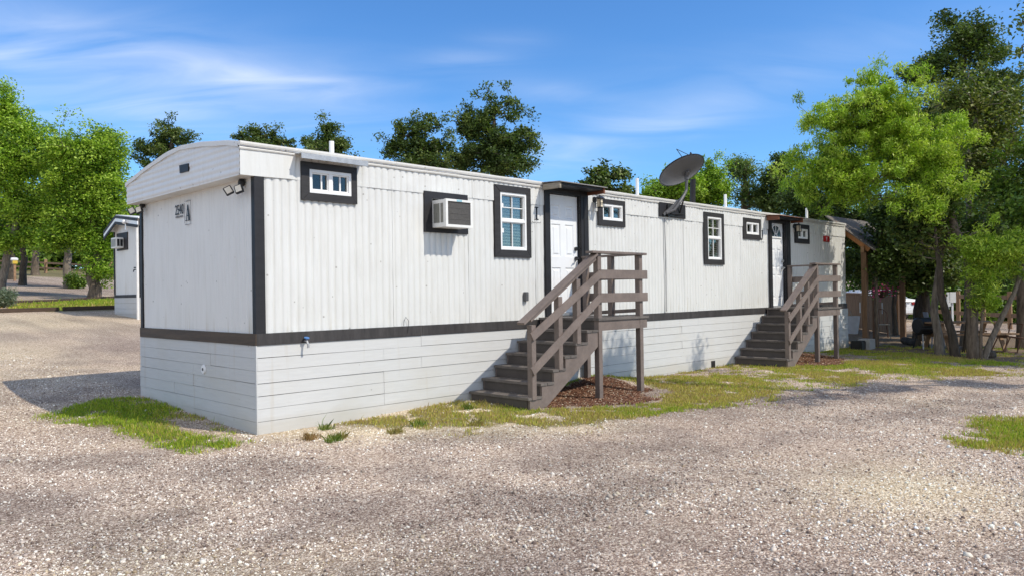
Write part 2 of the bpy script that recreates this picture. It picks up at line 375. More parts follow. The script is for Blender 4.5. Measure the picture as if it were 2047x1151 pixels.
# ------------------------------------------------------------------ ground
def axis(lo, hi, step, far, g=1.22):
    a = list(np.arange(lo, hi+1e-6, step)); s = step
    while a[-1] < far: s *= g; a.append(a[-1]+s)
    s = step
    while a[0] > -far: s *= g; a.insert(0, a[0]-s)
    return np.array(a)
GX = axis(-5.5, 18.5, .085, 700); GY = axis(-9, 7.5, .085, 700)
def ground_mat():
    t = NT('gravel_ground')
    geo = t.n('ShaderNodeNewGeometry'); pos = geo.outputs['Position']
    z = t.n('ShaderNodeAttribute', attribute_name='zone'); z2 = t.n('ShaderNodeAttribute', attribute_name='zone2')
    sp = t.n('ShaderNodeSeparateColor'); t.t.links.new(z.outputs[0], sp.inputs[0])
    sp2 = t.n('ShaderNodeSeparateColor'); t.t.links.new(z2.outputs[0], sp2.inputs[0])
    grass, beige, mulch = sp.outputs[0], sp.outputs[1], sp.outputs[2]
    dirt, dark = sp2.outputs[0], sp2.outputs[1]
    v1 = t.n('ShaderNodeTexVoronoi', i_Scale=58.); t.t.links.new(pos, v1.inputs['Vector'])
    v2 = t.n('ShaderNodeTexVoronoi', i_Scale=130.); t.t.links.new(pos, v2.inputs['Vector'])
    s1 = t.n('ShaderNodeSeparateColor'); t.t.links.new(v1.outputs['Color'], s1.inputs[0])
    s2 = t.n('ShaderNodeSeparateColor'); t.t.links.new(v2.outputs['Color'], s2.inputs[0])
    mixv = t.math('ADD', t.math('MULTIPLY', s1.outputs[0], .6), t.math('MULTIPLY', s2.outputs[1], .4))
    grey = t.ramp(mixv, [(.12, (.135, .092, .070)), (.36, (.30, .222, .175)), (.60, (.46, .36, .288)), (.80, (.63, .535, .435)), (.95, (.74, .665, .56))])
    lime = t.ramp(mixv, [(.10, (.26, .19, .115)), (.36, (.48, .38, .25)), (.62, (.64, .54, .385)), (.88, (.78, .70, .55))])
    fine = t.noise(pos, 160, 3); med = t.noise(pos, 11, 5, .6); lg = t.noise(pos, 1.9, 4)
    bm = t.math('ADD', beige, t.math('MULTIPLY', t.math('SUBTRACT', med, .5), .9), True)
    c = t.mix(bm, grey, lime)
    c = t.mix(t.math('MULTIPLY', t.math('MULTIPLY', dark, t.ramp(med, [(.35, (0, 0, 0)), (.6, (1, 1, 1))])), .42), c, (.15, .108, .095))
    c = t.mix(t.math('MULTIPLY', t.ramp(lg, [(.55, (0, 0, 0)), (.75, (1, 1, 1))]), .25), c, (.50, .42, .34))
    c = t.mix(1., c, t.ramp(v1.outputs['Distance'], [(.40, (1.22, 1.22, 1.22)), (.64, (.78, .74, .70))]), 'MULTIPLY')  # gaps between stones painted darker, standing in for crevice shade and dirt
    c = t.mix(1., c, t.ramp(sp2.outputs[2], [(.0, (.76, .755, .765)), (.5, (.98, .99, .995)), (1., (1.22, 1.22, 1.19))]), 'MULTIPLY')
    soil = t.ramp(t.noise(pos, 30, 5, .7), [(.3, (.075, .062, .026)), (.55, (.18, .165, .06)), (.75, (.30, .25, .13))])
    gm = t.ramp(t.math('ADD', grass, t.math('MULTIPLY', t.math('SUBTRACT', t.noise(pos, 17, 5, .7), .5), .9)), [(.35, (0, 0, 0)), (.6, (1, 1, 1))])
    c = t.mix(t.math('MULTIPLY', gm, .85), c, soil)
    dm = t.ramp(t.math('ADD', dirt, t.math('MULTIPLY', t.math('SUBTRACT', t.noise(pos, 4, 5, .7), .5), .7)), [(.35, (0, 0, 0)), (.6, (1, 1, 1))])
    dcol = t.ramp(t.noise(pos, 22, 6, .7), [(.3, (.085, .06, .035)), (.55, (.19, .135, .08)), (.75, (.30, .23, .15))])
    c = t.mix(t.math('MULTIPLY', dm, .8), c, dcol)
    mm = t.ramp(t.math('ADD', mulch, t.math('MULTIPLY', t.math('SUBTRACT', t.noise(pos, 20, 4), .5), .5)), [(.4, (0, 0, 0)), (.6, (1, 1, 1))])
    mcol = t.ramp(t.noise(pos, 70, 4, .7), [(.3, (.035, .018, .011)), (.55, (.115, .052, .030)), (.75, (.21, .105, .062))])
    c = t.mix(mm, c, mcol)
    h = t.math('ADD', t.math('MULTIPLY', t.math('SUBTRACT', 1., v1.outputs['Distance']), t.math('MULTIPLY_ADD', s1.outputs[1], .8)), t.math('MULTIPLY', v2.outputs['Distance'], -.5))
    h = t.math('ADD', h, t.math('MULTIPLY', fine, .5))
    t.bsdf(c, .92, .15, h, .75, .013)
    return t.m
X, Y = np.meshgrid(GX, GY)
gz = zones(X, Y)
V = np.stack([X, Y, G(X, Y)], -1).reshape(-1, 3)
nx, ny = len(GX), len(GY)
idx = np.arange(nx*ny).reshape(ny, nx)
Fq = np.stack([idx[:-1, :-1], idx[:-1, 1:], idx[1:, 1:], idx[1:, :-1]], -1).reshape(-1, 4)
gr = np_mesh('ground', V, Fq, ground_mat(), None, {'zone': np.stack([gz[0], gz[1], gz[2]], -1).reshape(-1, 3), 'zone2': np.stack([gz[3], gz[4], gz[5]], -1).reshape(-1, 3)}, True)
tag(gr, 'gravel yard ground with beige patches, rising gently to the back left', 'ground', kind='structure')

# loose stones lying on the near ground
def stones(n):
    d = 3.0+13*rng.random(n)**1.25; a = rng.uniform(-.78, .74, n)
    px = CAM[0]+d*(CF[0]+CR[0]*a); py = CAM[1]+d*(CF[1]+CR[1]*a)
    gr_, be, mu, di, da, tn, n1 = zones(px, py)
    keep = (rng.random(n) > np.clip((fbm(px*.9, py*.9, 93, 3)-.5)*3.5, 0, .75)) & (rng.random(n) > gr_*.85) & (rng.random(n) > mu*.97) & ~((px > -.03) & (py > -.04)) & (rng.random(n) > da*.45) & (px < 17)
    px, py, be, da, tn, d = px[keep], py[keep], be[keep], da[keep], tn[keep], d[keep]; n = len(px)
    r = np.exp(rng.normal(math.log(.0066), .36, n)); r = np.where(rng.random(n) < .009, r*rng.uniform(1.6, 3.0, n), r); r = np.clip(r, .0032, .023)
    t = (1+5**.5)/2
    ico = np.array([(-1, t, 0), (1, t, 0), (-1, -t, 0), (1, -t, 0), (0, -1, t), (0, 1, t), (0, -1, -t), (0, 1, -t), (t, 0, -1), (t, 0, 1), (-t, 0, -1), (-t, 0, 1)])/1.9
    fc = np.array([(0, 11, 5), (0, 5, 1), (0, 1, 7), (0, 7, 10), (0, 10, 11), (1, 5, 9), (5, 11, 4), (11, 10, 2), (10, 7, 6), (7, 1, 8), (3, 9, 4), (3, 4, 2), (3, 2, 6), (3, 6, 8), (3, 8, 9), (4, 9, 5), (2, 4, 11), (6, 2, 10), (8, 6, 7), (9, 8, 1)])
    v = ico[None]*(1+rng.uniform(-.28, .28, (n, 12, 1)))
    v = v*np.stack([rng.uniform(.8, 1.45, n), rng.uniform(.7, 1.1, n), rng.uniform(.45, .8, n)], -1)[:, None]
    q = rng.normal(size=(n, 4))*np.array([1, .35, .35, 1.2]); q /= np.linalg.norm(q, axis=1)[:, None]
    w, x, y, zz = q.T
    Rm = np.stack([np.stack([1-2*(y*y+zz*zz), 2*(x*y-zz*w), 2*(x*zz+y*w)], -1), np.stack([2*(x*y+zz*w), 1-2*(x*x+zz*zz), 2*(y*zz-x*w)], -1), np.stack([2*(x*zz-y*w), 2*(y*zz+x*w), 1-2*(x*x+y*y)], -1)], 1)
    v = np.einsum('nij,nkj->nki', Rm, v)*r[:, None, None]
    v += np.stack([px, py, G(px, py)+r*.22], -1)[:, None]
    k = rng.random(n); pal_g = np.array([(.15, .105, .08), (.28, .21, .165), (.40, .315, .25), (.52, .43, .345), (.64, .555, .455), (.74, .67, .56)])
    pal_b = np.array([(.29, .215, .13), (.47, .375, .245), (.59, .495, .35), (.68, .595, .445), (.75, .675, .53), (.80, .74, .62)])
    ii = np.clip((k**.95*6).astype(int), 0, 5)
    c = np.where((rng.random(n) < be)[:, None], pal_b[ii], pal_g[ii])*rng.uniform(.85, 1.12, (n, 1))*np.array([.97, 1.0, 1.06])*(.74+.54*tn)[:, None]
    c = np.clip(c, 0, .88)
    big = r > .017; c[big] = np.clip(c[big]*.7+np.array([.17, .15, .12]), 0, .75)
    return np_mesh('gravel', v.reshape(-1, 3), (fc[None]+12*np.arange(n)[:, None, None]).reshape(-1, 3), M['stone'], None, np.repeat(c, 12, 0))
tag(stones(150000), 'loose crushed limestone gravel scattered over the drive', 'gravel', kind='stuff')

# grass blades
def blades(name, px, py, h, wid, pal, wts, lean=.55):
    n = len(px); h = h*rng.uniform(.5, 1.3, n)*np.where(rng.random(n) < .05, rng.uniform(1.4, 2.4, n), 1)
    a = rng.uniform(0, 2*math.pi, n); b = rng.uniform(0, 2*math.pi, n); l = rng.uniform(.1, lean, n)*h
    side = np.stack([np.cos(a), np.sin(a), 0*a], -1)*(wid*rng.uniform(.6, 1.3, n))[:, None]/2
    p = np.stack([px, py, G(px, py)-.004], -1)
    tip = p+np.stack([np.cos(b)*l, np.sin(b)*l, h], -1); mid = p+np.stack([np.cos(b)*l*.35, np.sin(b)*l*.35, h*.6], -1)
    V = np.stack([p-side, p+side, mid+side*.8, tip, mid-side*.8], 1)
    c = np.array(pal)[rng.choice(len(pal), n, p=wts) if not isinstance(wts, np.ndarray) or wts.ndim == 1 else (rng.random(n)[:, None] > np.cumsum(wts, 1)).sum(1).clip(0, len(pal)-1)]
    c = c*rng.uniform(.7, 1.25, (n, 1))
    Fc = np.array([(0, 1, 2, 3, 4)])+5*np.arange(n)[:, None]
    return np_mesh(name, V.reshape(-1, 3), Fc, M['grass'], None, np.repeat(c, 5, 0))
GP = [(.19, .31, .026), (.33, .44, .038), (.47, .47, .06), (.54, .46, .14), (.44, .30, .13)]
def grass_field(x0, x1, y0, y1, n, h, wid, thr=.3, dry=.0):
    px = rng.uniform(x0, x1, n); py = rng.uniform(y0, y1, n)
    z = zones(px, py); gm = z[0]+(fbm(px*5, py*5, 55, 3)-.5)*.7
    keep = (gm > thr-.05+rng.random(n)*.5) & ~((px > -.02) & (px < 17.7) & (py > -.03) & (py < 3.75))
    px, py = px[keep], py[keep]; d = np.clip(fbm(px*.9, py*.9, 88, 4)*2.2-.58+dry+.25*fbm(px*6, py*6, 91, 2)-.1, 0, 1)
    w = np.stack([.32*(1-d)**1.2, .46*(1-d), .22+0*d, .55*d, .45*d*d], -1); w /= w.sum(1)[:, None]
    return px, py, h, wid, w
parts = [grass_field(-1.8, .1, -.8, 4.1, 40000, .04, .008, .34, -.25), grass_field(3.6, 19.6, -7, .02, 360000, .034, .010, .33, .16),
         grass_field(.6, 4.8, -3.2, .02, 40000, .04, .008, .42, .32), grass_field(3.9, 7.5, -7.8, -5.5, 26000, .04, .009, .42, .22), grass_field(2, 10, 22.5, 31, 26000, .09, .03, .4, -.25)]
cat = [np.concatenate([p[0] for p in parts]), np.concatenate([p[1] for p in parts]), np.concatenate([np.full(len(p[0]), p[2]) for p in parts]), np.concatenate([np.full(len(p[0]), p[3]) for p in parts]), np.concatenate([p[4] for p in parts])]
tag(blades('grass', cat[0], cat[1], cat[2], cat[3], GP, cat[4]), 'patchy green and yellowed lawn grass around the trailer', 'grass', kind='stuff')
# individual weeds along the skirting and in the limestone
WD = [(.25, -.75, 'brown'), (.72, -.32, 'green'), (.50, -.95, 'tan'), (1.55, -1.05, 'green'), (.35, -1.05, 'green'), (2.75, -.62, 'green'), (1.1, -1.2, 'tan'), (2.1, -1.5, 'tan')]
wl = ['small dry brown grass tuft nearest the trailer corner', 'little green tuft against the white skirting near the corner', 'pale tan grass tuft on the beige gravel off the corner', 'bright green tuft in the middle of the beige gravel', 'low green tuft farthest out from the trailer corner', 'green tuft just left of the nearer bottom step', 'tan tuft between the green tufts on beige gravel', 'dry tan tuft out in front of the nearer stairs']
for (wx, wy, k), lb in zip(WD, wl):
    n = 130; px = wx+.055*np.clip(rng.normal(size=n), -1.5, 1.5); py = wy+.055*np.clip(rng.normal(size=n), -1.5, 1.5)
    pl = {'brown': [(.30, .17, .06), (.36, .24, .10)], 'tan': [(.36, .28, .11), (.30, .27, .08)], 'green': [(.12, .20, .03), (.22, .26, .05)]}[k]
    o = blades('weed_tuft', px, py, np.full(n, .075), np.full(n, .007), pl, np.array([.5, .5]), 1.0)
    tag(o, lb, 'weed', 'weed tufts in the beige gravel')
# mulch chips
def chips(n):
    px = np.concatenate([rng.uniform(3.4, 6.9, n), rng.uniform(11.3, 14.8, n)]); py = rng.uniform(-2.1, 0, 2*n)
    z = zones(px, py); keep = z[2] > .3+.5*rng.random(2*n); px, py = px[keep], py[keep]; n = len(px)
    a = rng.uniform(0, 2*math.pi, n); L = rng.uniform(.015, .05, n); W_ = rng.uniform(.005, .012, n); el = rng.normal(0, .35, n)
    ax = np.stack([np.cos(a)*np.cos(el), np.sin(a)*np.cos(el), np.sin(el)], -1)*L[:, None]/2
    sd = np.stack([-np.sin(a), np.cos(a), rng.normal(0, .5, n)], -1)*W_[:, None]/2
    p = np.stack([px, py, G(px, py)+.008], -1); up = np.array([0, 0, .006])
    V = np.stack([p-ax-sd, p+ax-sd*.6, p+ax+sd*.6, p-ax+sd, p-ax*.8+up, p+ax*.8+up], 1)
    fc = np.array([(0, 1, 5, 4), (3, 4, 5, 2), (0, 4, 3, 3), (1, 2, 5, 5)])
    fc3 = np.array([(0, 1, 5), (0, 5, 4), (3, 4, 5), (3, 5, 2), (0, 4, 3), (1, 2, 5)])
    c = np.array([(.14, .060, .034), (.21, .105, .062), (.07, .032, .02), (.34, .22, .14), (.55, .47, .36)])[rng.choice(5, n, p=[.38, .27, .2, .1, .05])]*rng.uniform(.7, 1.25, (n, 1))
    return np_mesh('mulch', V.reshape(-1, 3), (fc3[None]+6*np.arange(n)[:, None, None]).reshape(-1, 3), M['chip'], None, np.repeat(c, 6, 0))
tag(chips(16000), 'red brown shredded bark mulch under both stairs', 'mulch', kind='stuff')
# ------------------------------------------------------------------ the mobile home
home = thing('mobile_home', 'long white ribbed mobile home with black trim on a plank skirting', 'mobile home', (0, 0, 0))
LEN, WID = 17.6, 3.66
WIN = {  # trim x0,x1,z0,z1 ; white frame x0,x1,z0,z1 ; style
 'a': ((.578, 1.385, 2.787, 3.265), (.694, 1.306, 2.884, 3.18), 'slider'),
 'b': ((3.875, 4.68, 2.160, 3.28), (4.0, 4.588, 2.278, 3.175), 'hung'),
 'c': ((6.425, 7.225, 2.78, 3.262), (6.557, 7.16, 2.886, 3.177), 'slider'),
 'd': ((10.0, 10.833, 2.145, 3.255), (10.15, 10.732, 2.255, 3.166), 'hung'),
 'e': ((11.70, 12.53, 2.75, 3.235), (11.855, 12.457, 2.866, 3.143), 'slider'),
 'f': ((14.38, 15.21, 2.752, 3.236), (14.535, 15.12, 2.87, 3.125), 'slider')}
D1 = (5.131, 5.931, 1.25, 3.25); D2 = (13.068, 13.80, 1.19, 3.205)
ACH = (2.66, 3.16, 2.56, 2.96)
HOLES = [w[1] for w in WIN.values()]+[D1, D2, ACH]
def ribbed(name, u0, u1, z0, z1, per, amp, off, holes, fn, m, rows=14, dent=.004, seed=1):
    us = np.arange(u0, u1, per/8); us = us[(us > u0+1e-3)]
    us = np.unique(np.round(np.concatenate([us, [u0, u1]]+[[h[0], h[1]] for h in holes]), 4)); us = us[(us >= u0) & (us <= u1)]
    zs = np.unique(np.round(np.concatenate([np.linspace(z0, z1, rows)]+[[h[2], h[3]] for h in holes]), 4)); zs = zs[(zs >= z0) & (zs <= z1)]
    U, Z = np.meshgrid(us, zs)
    k = np.floor(U/per)
    a = amp*np.abs(np.sin(math.pi*U/per))**.45*(.85+.3*vnoise(k, Z*1.2, seed))
    d = off+a+dent*(fbm(U*1.7, Z*1.7, seed+5)-.5)*2+dent*1.3*(vnoise(U*9, Z*7, seed+9)-.5)
    Vv = np.stack(fn(U, d, Z), -1).reshape(-1, 3); n, mm = len(us), len(zs)
    idx = np.arange(n*mm).reshape(mm, n)
    uc = (us[:-1]+us[1:])/2; zc = (zs[:-1]+zs[1:])/2; UC, ZC = np.meshgrid(uc, zc); keep = np.ones(UC.shape, bool)
    for h in holes: keep &= ~((UC > h[0]) & (UC < h[1]) & (ZC > h[2]) & (ZC < h[3]))
    Fq = np.stack([idx[:-1, :-1], idx[:-1, 1:], idx[1:, 1:], idx[1:, :-1]], -1)[keep]
    return np_mesh(name, Vv, Fq.reshape(-1, 4), m, home, None, True)
longfn = lambda u, d, z: (u, -d, z)
endfn = lambda u, d, z: (-d, u, z)
ribbed('siding', .0, LEN, 1.12, 3.04, .105, .021, .0, HOLES, longfn, M['siding'], 16, .006, seed=1)
ribbed('upper_panel', .0, LEN, 3.028, 3.345, .105, .016, .016, HOLES, longfn, M['siding'], 6, .006, seed=4)
ribbed('end_wall', .0, WID, 1.12, 3.06, .062, .006, .0, [], endfn, M['endwall'], 14, .003, seed=6)
b = MB(); b.box(.02, LEN-.02, WID-.03, WID, 1.1, 3.40); b.build('back_wall', M['siding'], home)
b = MB(); b.box(LEN-.03, LEN, .02, WID-.03, 1.1, 3.36); b.build('far_end_wall', M['siding'], home)
b = MB(); b.box(.02, LEN-.03, .03, WID-.03, 1.02, 1.14); b.build('floor', M['interior'], home)
b = MB(); b.box(.1, LEN-.1, .95, .98, 1.15, 3.38); b.build('dark_partition', M['interior'], home)  # dark sheet added behind the windows to keep the view inside dark
# panel joints
for x, za, zb, y in [(x, 1.185, 3.02, -.026) for x in (1.966, 3.35, 4.81, 8.53, 9.23, 11.6, 16.0)]+[(x, 3.04, 3.335, -.036) for x in (1.95, 3.43, 5.0, 8.6, 11.2, 12.6, 15.6)]:
    b = MB(); b.box(x-.010, x+.010, y, y+.018, za, zb); b.build('joint_strip', M['siding'], home)
# roof: shallow bow
PRO = [(-.05, 3.405), (.27, 3.462), (1.0, 3.556), (1.64, 3.604), (2.13, 3.580), (2.95, 3.475), (3.60, 3.365), (3.72, 3.33)]
ztop = lambda y: float(np.interp(y, [p[0] for p in PRO], [p[1] for p in PRO]))
xs = np.linspace(-.215, LEN+.03, 60); ys = np.linspace(-.052, 3.72, 26)
Vr = []; 
for x in xs:
    for y in ys: Vr.append((x, y, ztop(y)+.010*(float(vnoise(x*1.7, y*1.3, 66))-.5)))
for x in xs:
    for y in ys: Vr.append((x, y, ztop(y)-.05))
n1, n2 = len(xs), len(ys); Fr = []
for i in range(n1-1):
    for j in range(n2-1):
        a = i*n2+j; Fr.append((a, a+n2, a+n2+1, a+1)); a += n1*n2; Fr.append((a, a+1, a+n2+1, a+n2))
for i in range(n1-1):
    for j in (0, n2-1):
        a = i*n2+j; Fr.append((a, a+n2, a+n2+n1*n2, a+n1*n2))
for j in range(n2-1):
    for i in (0, n1-1):
        a = i*n2+j; Fr.append((a, a+1, a+1+n1*n2, a+n1*n2))
MB().add(Vr, Fr).build('roof', M['roof'], home)
# roof edge: two wavy lips with a dark gap between
def lip(z0, z1, y, amp, seed):
    b = MB(); xs = np.arange(-.21, LEN+.02, .12); N = len(xs)
    zz0 = z0+amp*(vnoise(xs*3, xs*0, seed)-.5)*2; zz1 = z1+amp*.5*(vnoise(xs*2, xs*0, seed+1)-.5)*2; yy = y-amp*(vnoise(xs*2.4, xs*0, seed+2))
    vs = [];
    for i in range(N): vs += [(xs[i], yy[i], zz0[i]), (xs[i], yy[i]-.004, (zz0[i]+zz1[i])/2), (xs[i], yy[i], zz1[i]), (xs[i], -.006, zz1[i]), (xs[i], -.006, zz0[i])]
    fs = [(i*5+k, i*5+(k+1) % 5, (i+1)*5+(k+1) % 5, (i+1)*5+k) for i in range(N-1) for k in range(5)]
    return b.add(vs, fs+[(0, 1, 2, 3, 4), tuple((N-1)*5+k for k in (4, 3, 2, 1, 0))])
lip(3.366, 3.412, -.060, .007, 11).build('roof_edge', M['edge'], home)
b = MB(); b.box(-.19, LEN, -.036, -.020, 3.345, 3.372); b.build('edge_gap', M['timber'], home)
lip(3.318, 3.350, -.044, .006, 23).build('drip_rail', M['edge'], home)
# overhanging fascia cap on the near end
cy = np.linspace(-.03, 3.69, 60); rows = 34; Vc = []
for y in cy:
    zt = ztop(y)-.055
    for k in range(rows):
        z = 3.035+(zt-3.035)*k/(rows-1)
        Vc.append((-.193-.015*abs(math.sin(math.pi*(z-3.035)/.078))**.8-.004*(float(vnoise(y*2, z*6, 14))-.5), y, z))
idx = np.arange(len(cy)*rows).reshape(len(cy), rows)
np_mesh('fascia_cap', Vc, np.stack([idx[:-1, :-1], idx[1:, :-1], idx[1:, 1:], idx[:-1, 1:]], -1).reshape(-1, 4), M['cap'], home, None, True)
b = MB()
for i in range(len(cy)-1):
    y0, y1 = cy[i], cy[i+1]
    a0, a1 = ztop(y0), ztop(y1); w0, w1 = [.062+.012*(float(vnoise(y*3, 0., 31))-.5) for y in (y0, y1)]
    b.add([(-.222, y0, a0-w0), (-.222, y1, a1-w1), (-.228, y1, a1-.012), (-.228, y0, a0-.012), (-.19, y0, a0-w0), (-.19, y1, a1-w1)], [(0, 3, 2, 1), (0, 1, 5, 4)])
b.build('fascia_rim', M['cap'], home)
b = MB(); b.box(-.2, .0, -.028, 3.69, 3.02, 3.036); b.box(-.2, .0, 3.66, 3.69, 3.036, 3.34); b.build('soffit', M['endwall'], home)
b = MB(); b.box(-.2, .012, -.034, -.004, 3.022, 3.365); b.add([(.012, -.034, 3.022), (.47, -.034, 3.03), (.52, -.034, 3.33), (.012, -.034, 3.36), (.012, -.012, 3.022), (.47, -.012, 3.03), (.52, -.012, 3.33), (.012, -.012, 3.36)],
     [(0, 1, 2, 3), (7, 6, 5, 4), (0, 4, 5, 1), (1, 5, 6, 2), (2, 6, 7, 3)]); b.build('fascia_return', M['siding'], home)
b = MB(); b.prism([(1.385, 3.235), (1.655, 3.24), (1.668, 3.345), (1.39, 3.335)], lambda a, c, t: (t, a, c), -.222, -.205); b.build('end_vent', M['black'], home)
# posts and belt
b = MB(); b.box(-.028, .0, .002, .055, 1.17, 3.022); b.box(-.028, .095, -.03, .0, 1.17, 3.022); b.build('corner_post', M['black'], home)
b = MB(); b.box(-.028, .0, WID-.06, WID+.02, 1.17, 3.022); b.build('corner_post', M['black'], home)
b = MB(); x = -.03
for x1 in (2.44, 4.88, 7.3, 9.75, 12.2, 14.6, 17.62):
    j = random.uniform(-.003, .003); b.box(x+.002, x1-.002, -.036+j, -.002, 1.036, 1.176+j)
    x = x1
b.build('belt_board', M['belt'], home)
b = MB(); b.box(-.038, -.002, -.0355, WID+.03, 1.036, 1.173); b.build('belt_board', M['beltend'], home)
# plank skirting
rowz = [1.034, .885, .735, .585, .435, .285, .135, -.02, -.2]
def planks(L, fn, seed, z_off):
    r = random.Random(seed); b = MB()
    for i in range(len(rowz)-1):
        x = 0; k = 0
        while x < L:
            x1 = min(L, x+(r.choice((1.25, 1.8, 2.44)) if k == 0 else 2.44)); k += 1
            if L-x1 < .3: x1 = L
            d0 = r.uniform(-.003, .004); d1 = d0+r.uniform(-.003, .003); t = r.uniform(.0015, .0045); w = r.uniform(-.0025, .0025)
            z0, z1 = rowz[i+1]+t, rowz[i]-t*.4
            vs = [fn(a, d, z) for d in (.0, 1.) for a, z in ((x+.0015, z0+w), (x1-.0015, z0-w), (x1-.0015, z1-w), (x+.0015, z1+w))]
            vs = [fn(a, dd, z) for dd, a, z in [(-.006, x+.0015, z0+w), (-.006, x1-.0015, z0-w), (-.006, x1-.0015, z1-w), (-.006, x+.0015, z1+w), (.020+d0+.002, x+.0015, z0+w), (.020+d1+.002, x1-.0015, z0-w), (.020+d1-.001, x1-.0015, z1-w), (.020+d0-.001, x+.0015, z1+w)]]
            b.add(vs, [(0, 3, 2, 1), (4, 5, 6, 7), (0, 1, 5, 4), (1, 2, 6, 5), (2, 3, 7, 6), (3, 0, 4, 7)])
            x = x1
    return b
planks(17.72, lambda a, d, z: (a-.02, -.006-d, z), 5, 0).build('skirting', M['skirt'], home)
planks(3.74, lambda a, d, z: (-.006-d, a-.02, z), 8, 0).build('skirting', M['skirt'], home)
b = MB(); b.box(.0, 17.68, -.004, .03, -.2, 1.03); b.box(-.004, .03, .0, 3.70, -.2, 1.03); b.box(17.65, 17.68, .03, 3.7, -.2, 1.1); b.build('skirting_frame', M['timber'], home)
b = MB(); b.box(-.034, -.022, -.034, .004, -.2, 1.034); b.build('skirting_corner', M['skirt'], home)
b = MB(); b.box(10.22, 10.36, -.042, -.030, -.05, .10); b.build('drain_opening', M['black'], home)
# windows
def window(key, label):
    (tx0, tx1, tz0, tz1), (x0, x1, z0, z1), style = WIN[key]
    b = MB(); q = lambda a, c, t: (a, t, c)
    for poly in ([(tx0, tz1), (tx1, tz1), (x1, z1), (x0, z1)], [(tx0, tz0), (x0, z0), (x1, z0), (tx1, tz0)], [(tx0, tz0), (tx0, tz1), (x0, z1), (x0, z0)], [(tx1, tz0), (x1, z0), (x1, z1), (tx1, tz1)]):
        c = np.mean(poly, 0); po = [tuple(c+(np.array(p)-c)*.994) for p in poly]
        b.prism(po, q, -.008, -.046+random.uniform(-.003, .003))
    w = b.build('window', M['charcoal'], home, label=label)
    f = MB(); e = .038; y0, y1 = -.036, .035
    f.box(x0, x1, y0, y1, z0, z0+e); f.box(x0, x1, y0, y1, z1-e, z1); f.box(x0, x0+e, y0, y1, z0+e, z1-e); f.box(x1-e, x1, y0, y1, z0+e, z1-e)
    xm = (x0+x1)/2; zm = (z0+z1)/2+.01; g = MB()
    if style == 'slider':
        f.box(xm-.024, xm+.024, y0+.004, y1, z0+e, z1-e)
        s = .016
        for a, c in ((x0+e, xm-.024), (xm+.024, x1-e)):
            f.box(a, c, -.02, .02, z0+e, z0+e+s); f.box(a, c, -.02, .02, z1-e-s, z1-e); f.box(a, a+s, -.02, .02, z0+e+s, z1-e-s); f.box(c-s, c, -.02, .02, z0+e+s, z1-e-s)
        if key == 'a':
            f.box(xm-.125, xm-.105, -.004, .012, z0+e+s, z1-e-s); f.box(xm+.145, xm+.165, -.004, .012, z0+e+s, z1-e-s)
        g.box(x0+e, x1-e, .004, .008, z0+e, z1-e)
    else:
        f.box(x0+e, x1-e, y0+.004, y1, zm-.022, zm+.022); s = .015
        for a, c in ((z0+e, zm-.022), (zm+.022, z1-e)):
            f.box(x0+e, x1-e, -.018, .02, a, a+s); f.box(x0+e, x1-e, -.018, .02, c-s, c); f.box(x0+e, x0+e+s, -.018, .02, a+s, c-s); f.box(x1-e-s, x1-e, -.018, .02, a+s, c-s)
        f.box(xm-.007, xm+.007, -.004, .012, z0+e+s, zm-.03); f.box(xm-.007, xm+.007, -.004, .012, zm+.03, z1-e-s)
        f.box(x0+e+s, x1-e-s, -.004, .012, (zm+z1)/2-.02, (zm+z1)/2-.006)
        g.box(x0+e, x1-e, .013, .017, z0+e, z1-e)
        bl = MB(); z = z0+.055
        while z < z1-.05:
            tl = .80 if z < zm else 1.0
            dz = .025*math.sin(tl); dy = .025*math.cos(tl); xe = x1-.06 if z > z0+.2 or True else x1
            jit = random.uniform(-.004, .004)
            bl.add([(x0+.05, .055-dy, z-dz+jit), (xe, .055-dy, z-dz-jit), (xe, .055+dy, z+dz), (x0+.05, .055+dy, z+dz), (x0+.05, .055-dy, z-dz+.003), (xe, .055-dy, z-dz+.003), (xe, .055+dy, z+dz+.003), (x0+.05, .055+dy, z+dz+.003)],
                   [(0, 3, 2, 1), (4, 5, 6, 7), (0, 1, 5, 4), (1, 2, 6, 5), (2, 3, 7, 6), (3, 0, 4, 7)])
            z += .047
        bl.build('blind', M['blind'], w)
        # paper tags left on the glass
        for q in (.20, -.19): tg = MB(); tg.box(x0+.085, x0+.115, .0095, .0115, zm+q, zm+q+.07); tg.build('glass_tag', M['white'], w)
    f.build('frame', M['vinyl'], w); g.build('pane', M['glass'], w)
    return w
window('a', 'small sliding window under a metal awning near the corner')
window('b', 'tall window between the air conditioner and the nearer door'); window('c', 'small sliding window beside the nearer door lantern')
window('d', 'tall window right of the satellite dish'); window('e', 'small sliding window left of the farther door'); window('f', 'small sliding window right of the farther door')
# metal flap over the first small window
b = MB(); b.add([(.495, -.036, 3.347), (1.455, -.036, 3.347), (1.455, -.2, 3.335), (.495, -.2, 3.335), (.495, -.036, 3.337), (1.455, -.036, 3.337), (1.455, -.19, 3.327), (.495, -.19, 3.327)], [(0, 3, 2, 1), (4, 5, 6, 7), (0, 1, 5, 4), (1, 2, 6, 5), (3, 0, 4, 7)])
b.box(.495, 1.455, -.204, -.196, 3.272, 3.336); b.build('window_awning', M['galv'], home)
# air conditioner opening trim
b = MB(); x0, x1, z0, z1 = 2.503, 3.322, 2.482, 3.062
b.box(x0, x1, -.042, -.008, z0, z0+.085); b.box(x0, x1, -.0425, -.008, z1-.10, z1); b.box(x0, x0+.14, -.0415, -.008, z0+.085, z1-.10); b.box(x1-.15, x1, -.0415, -.008, z0+.085, z1-.10)
b.build('opening_trim', M['black'], home)
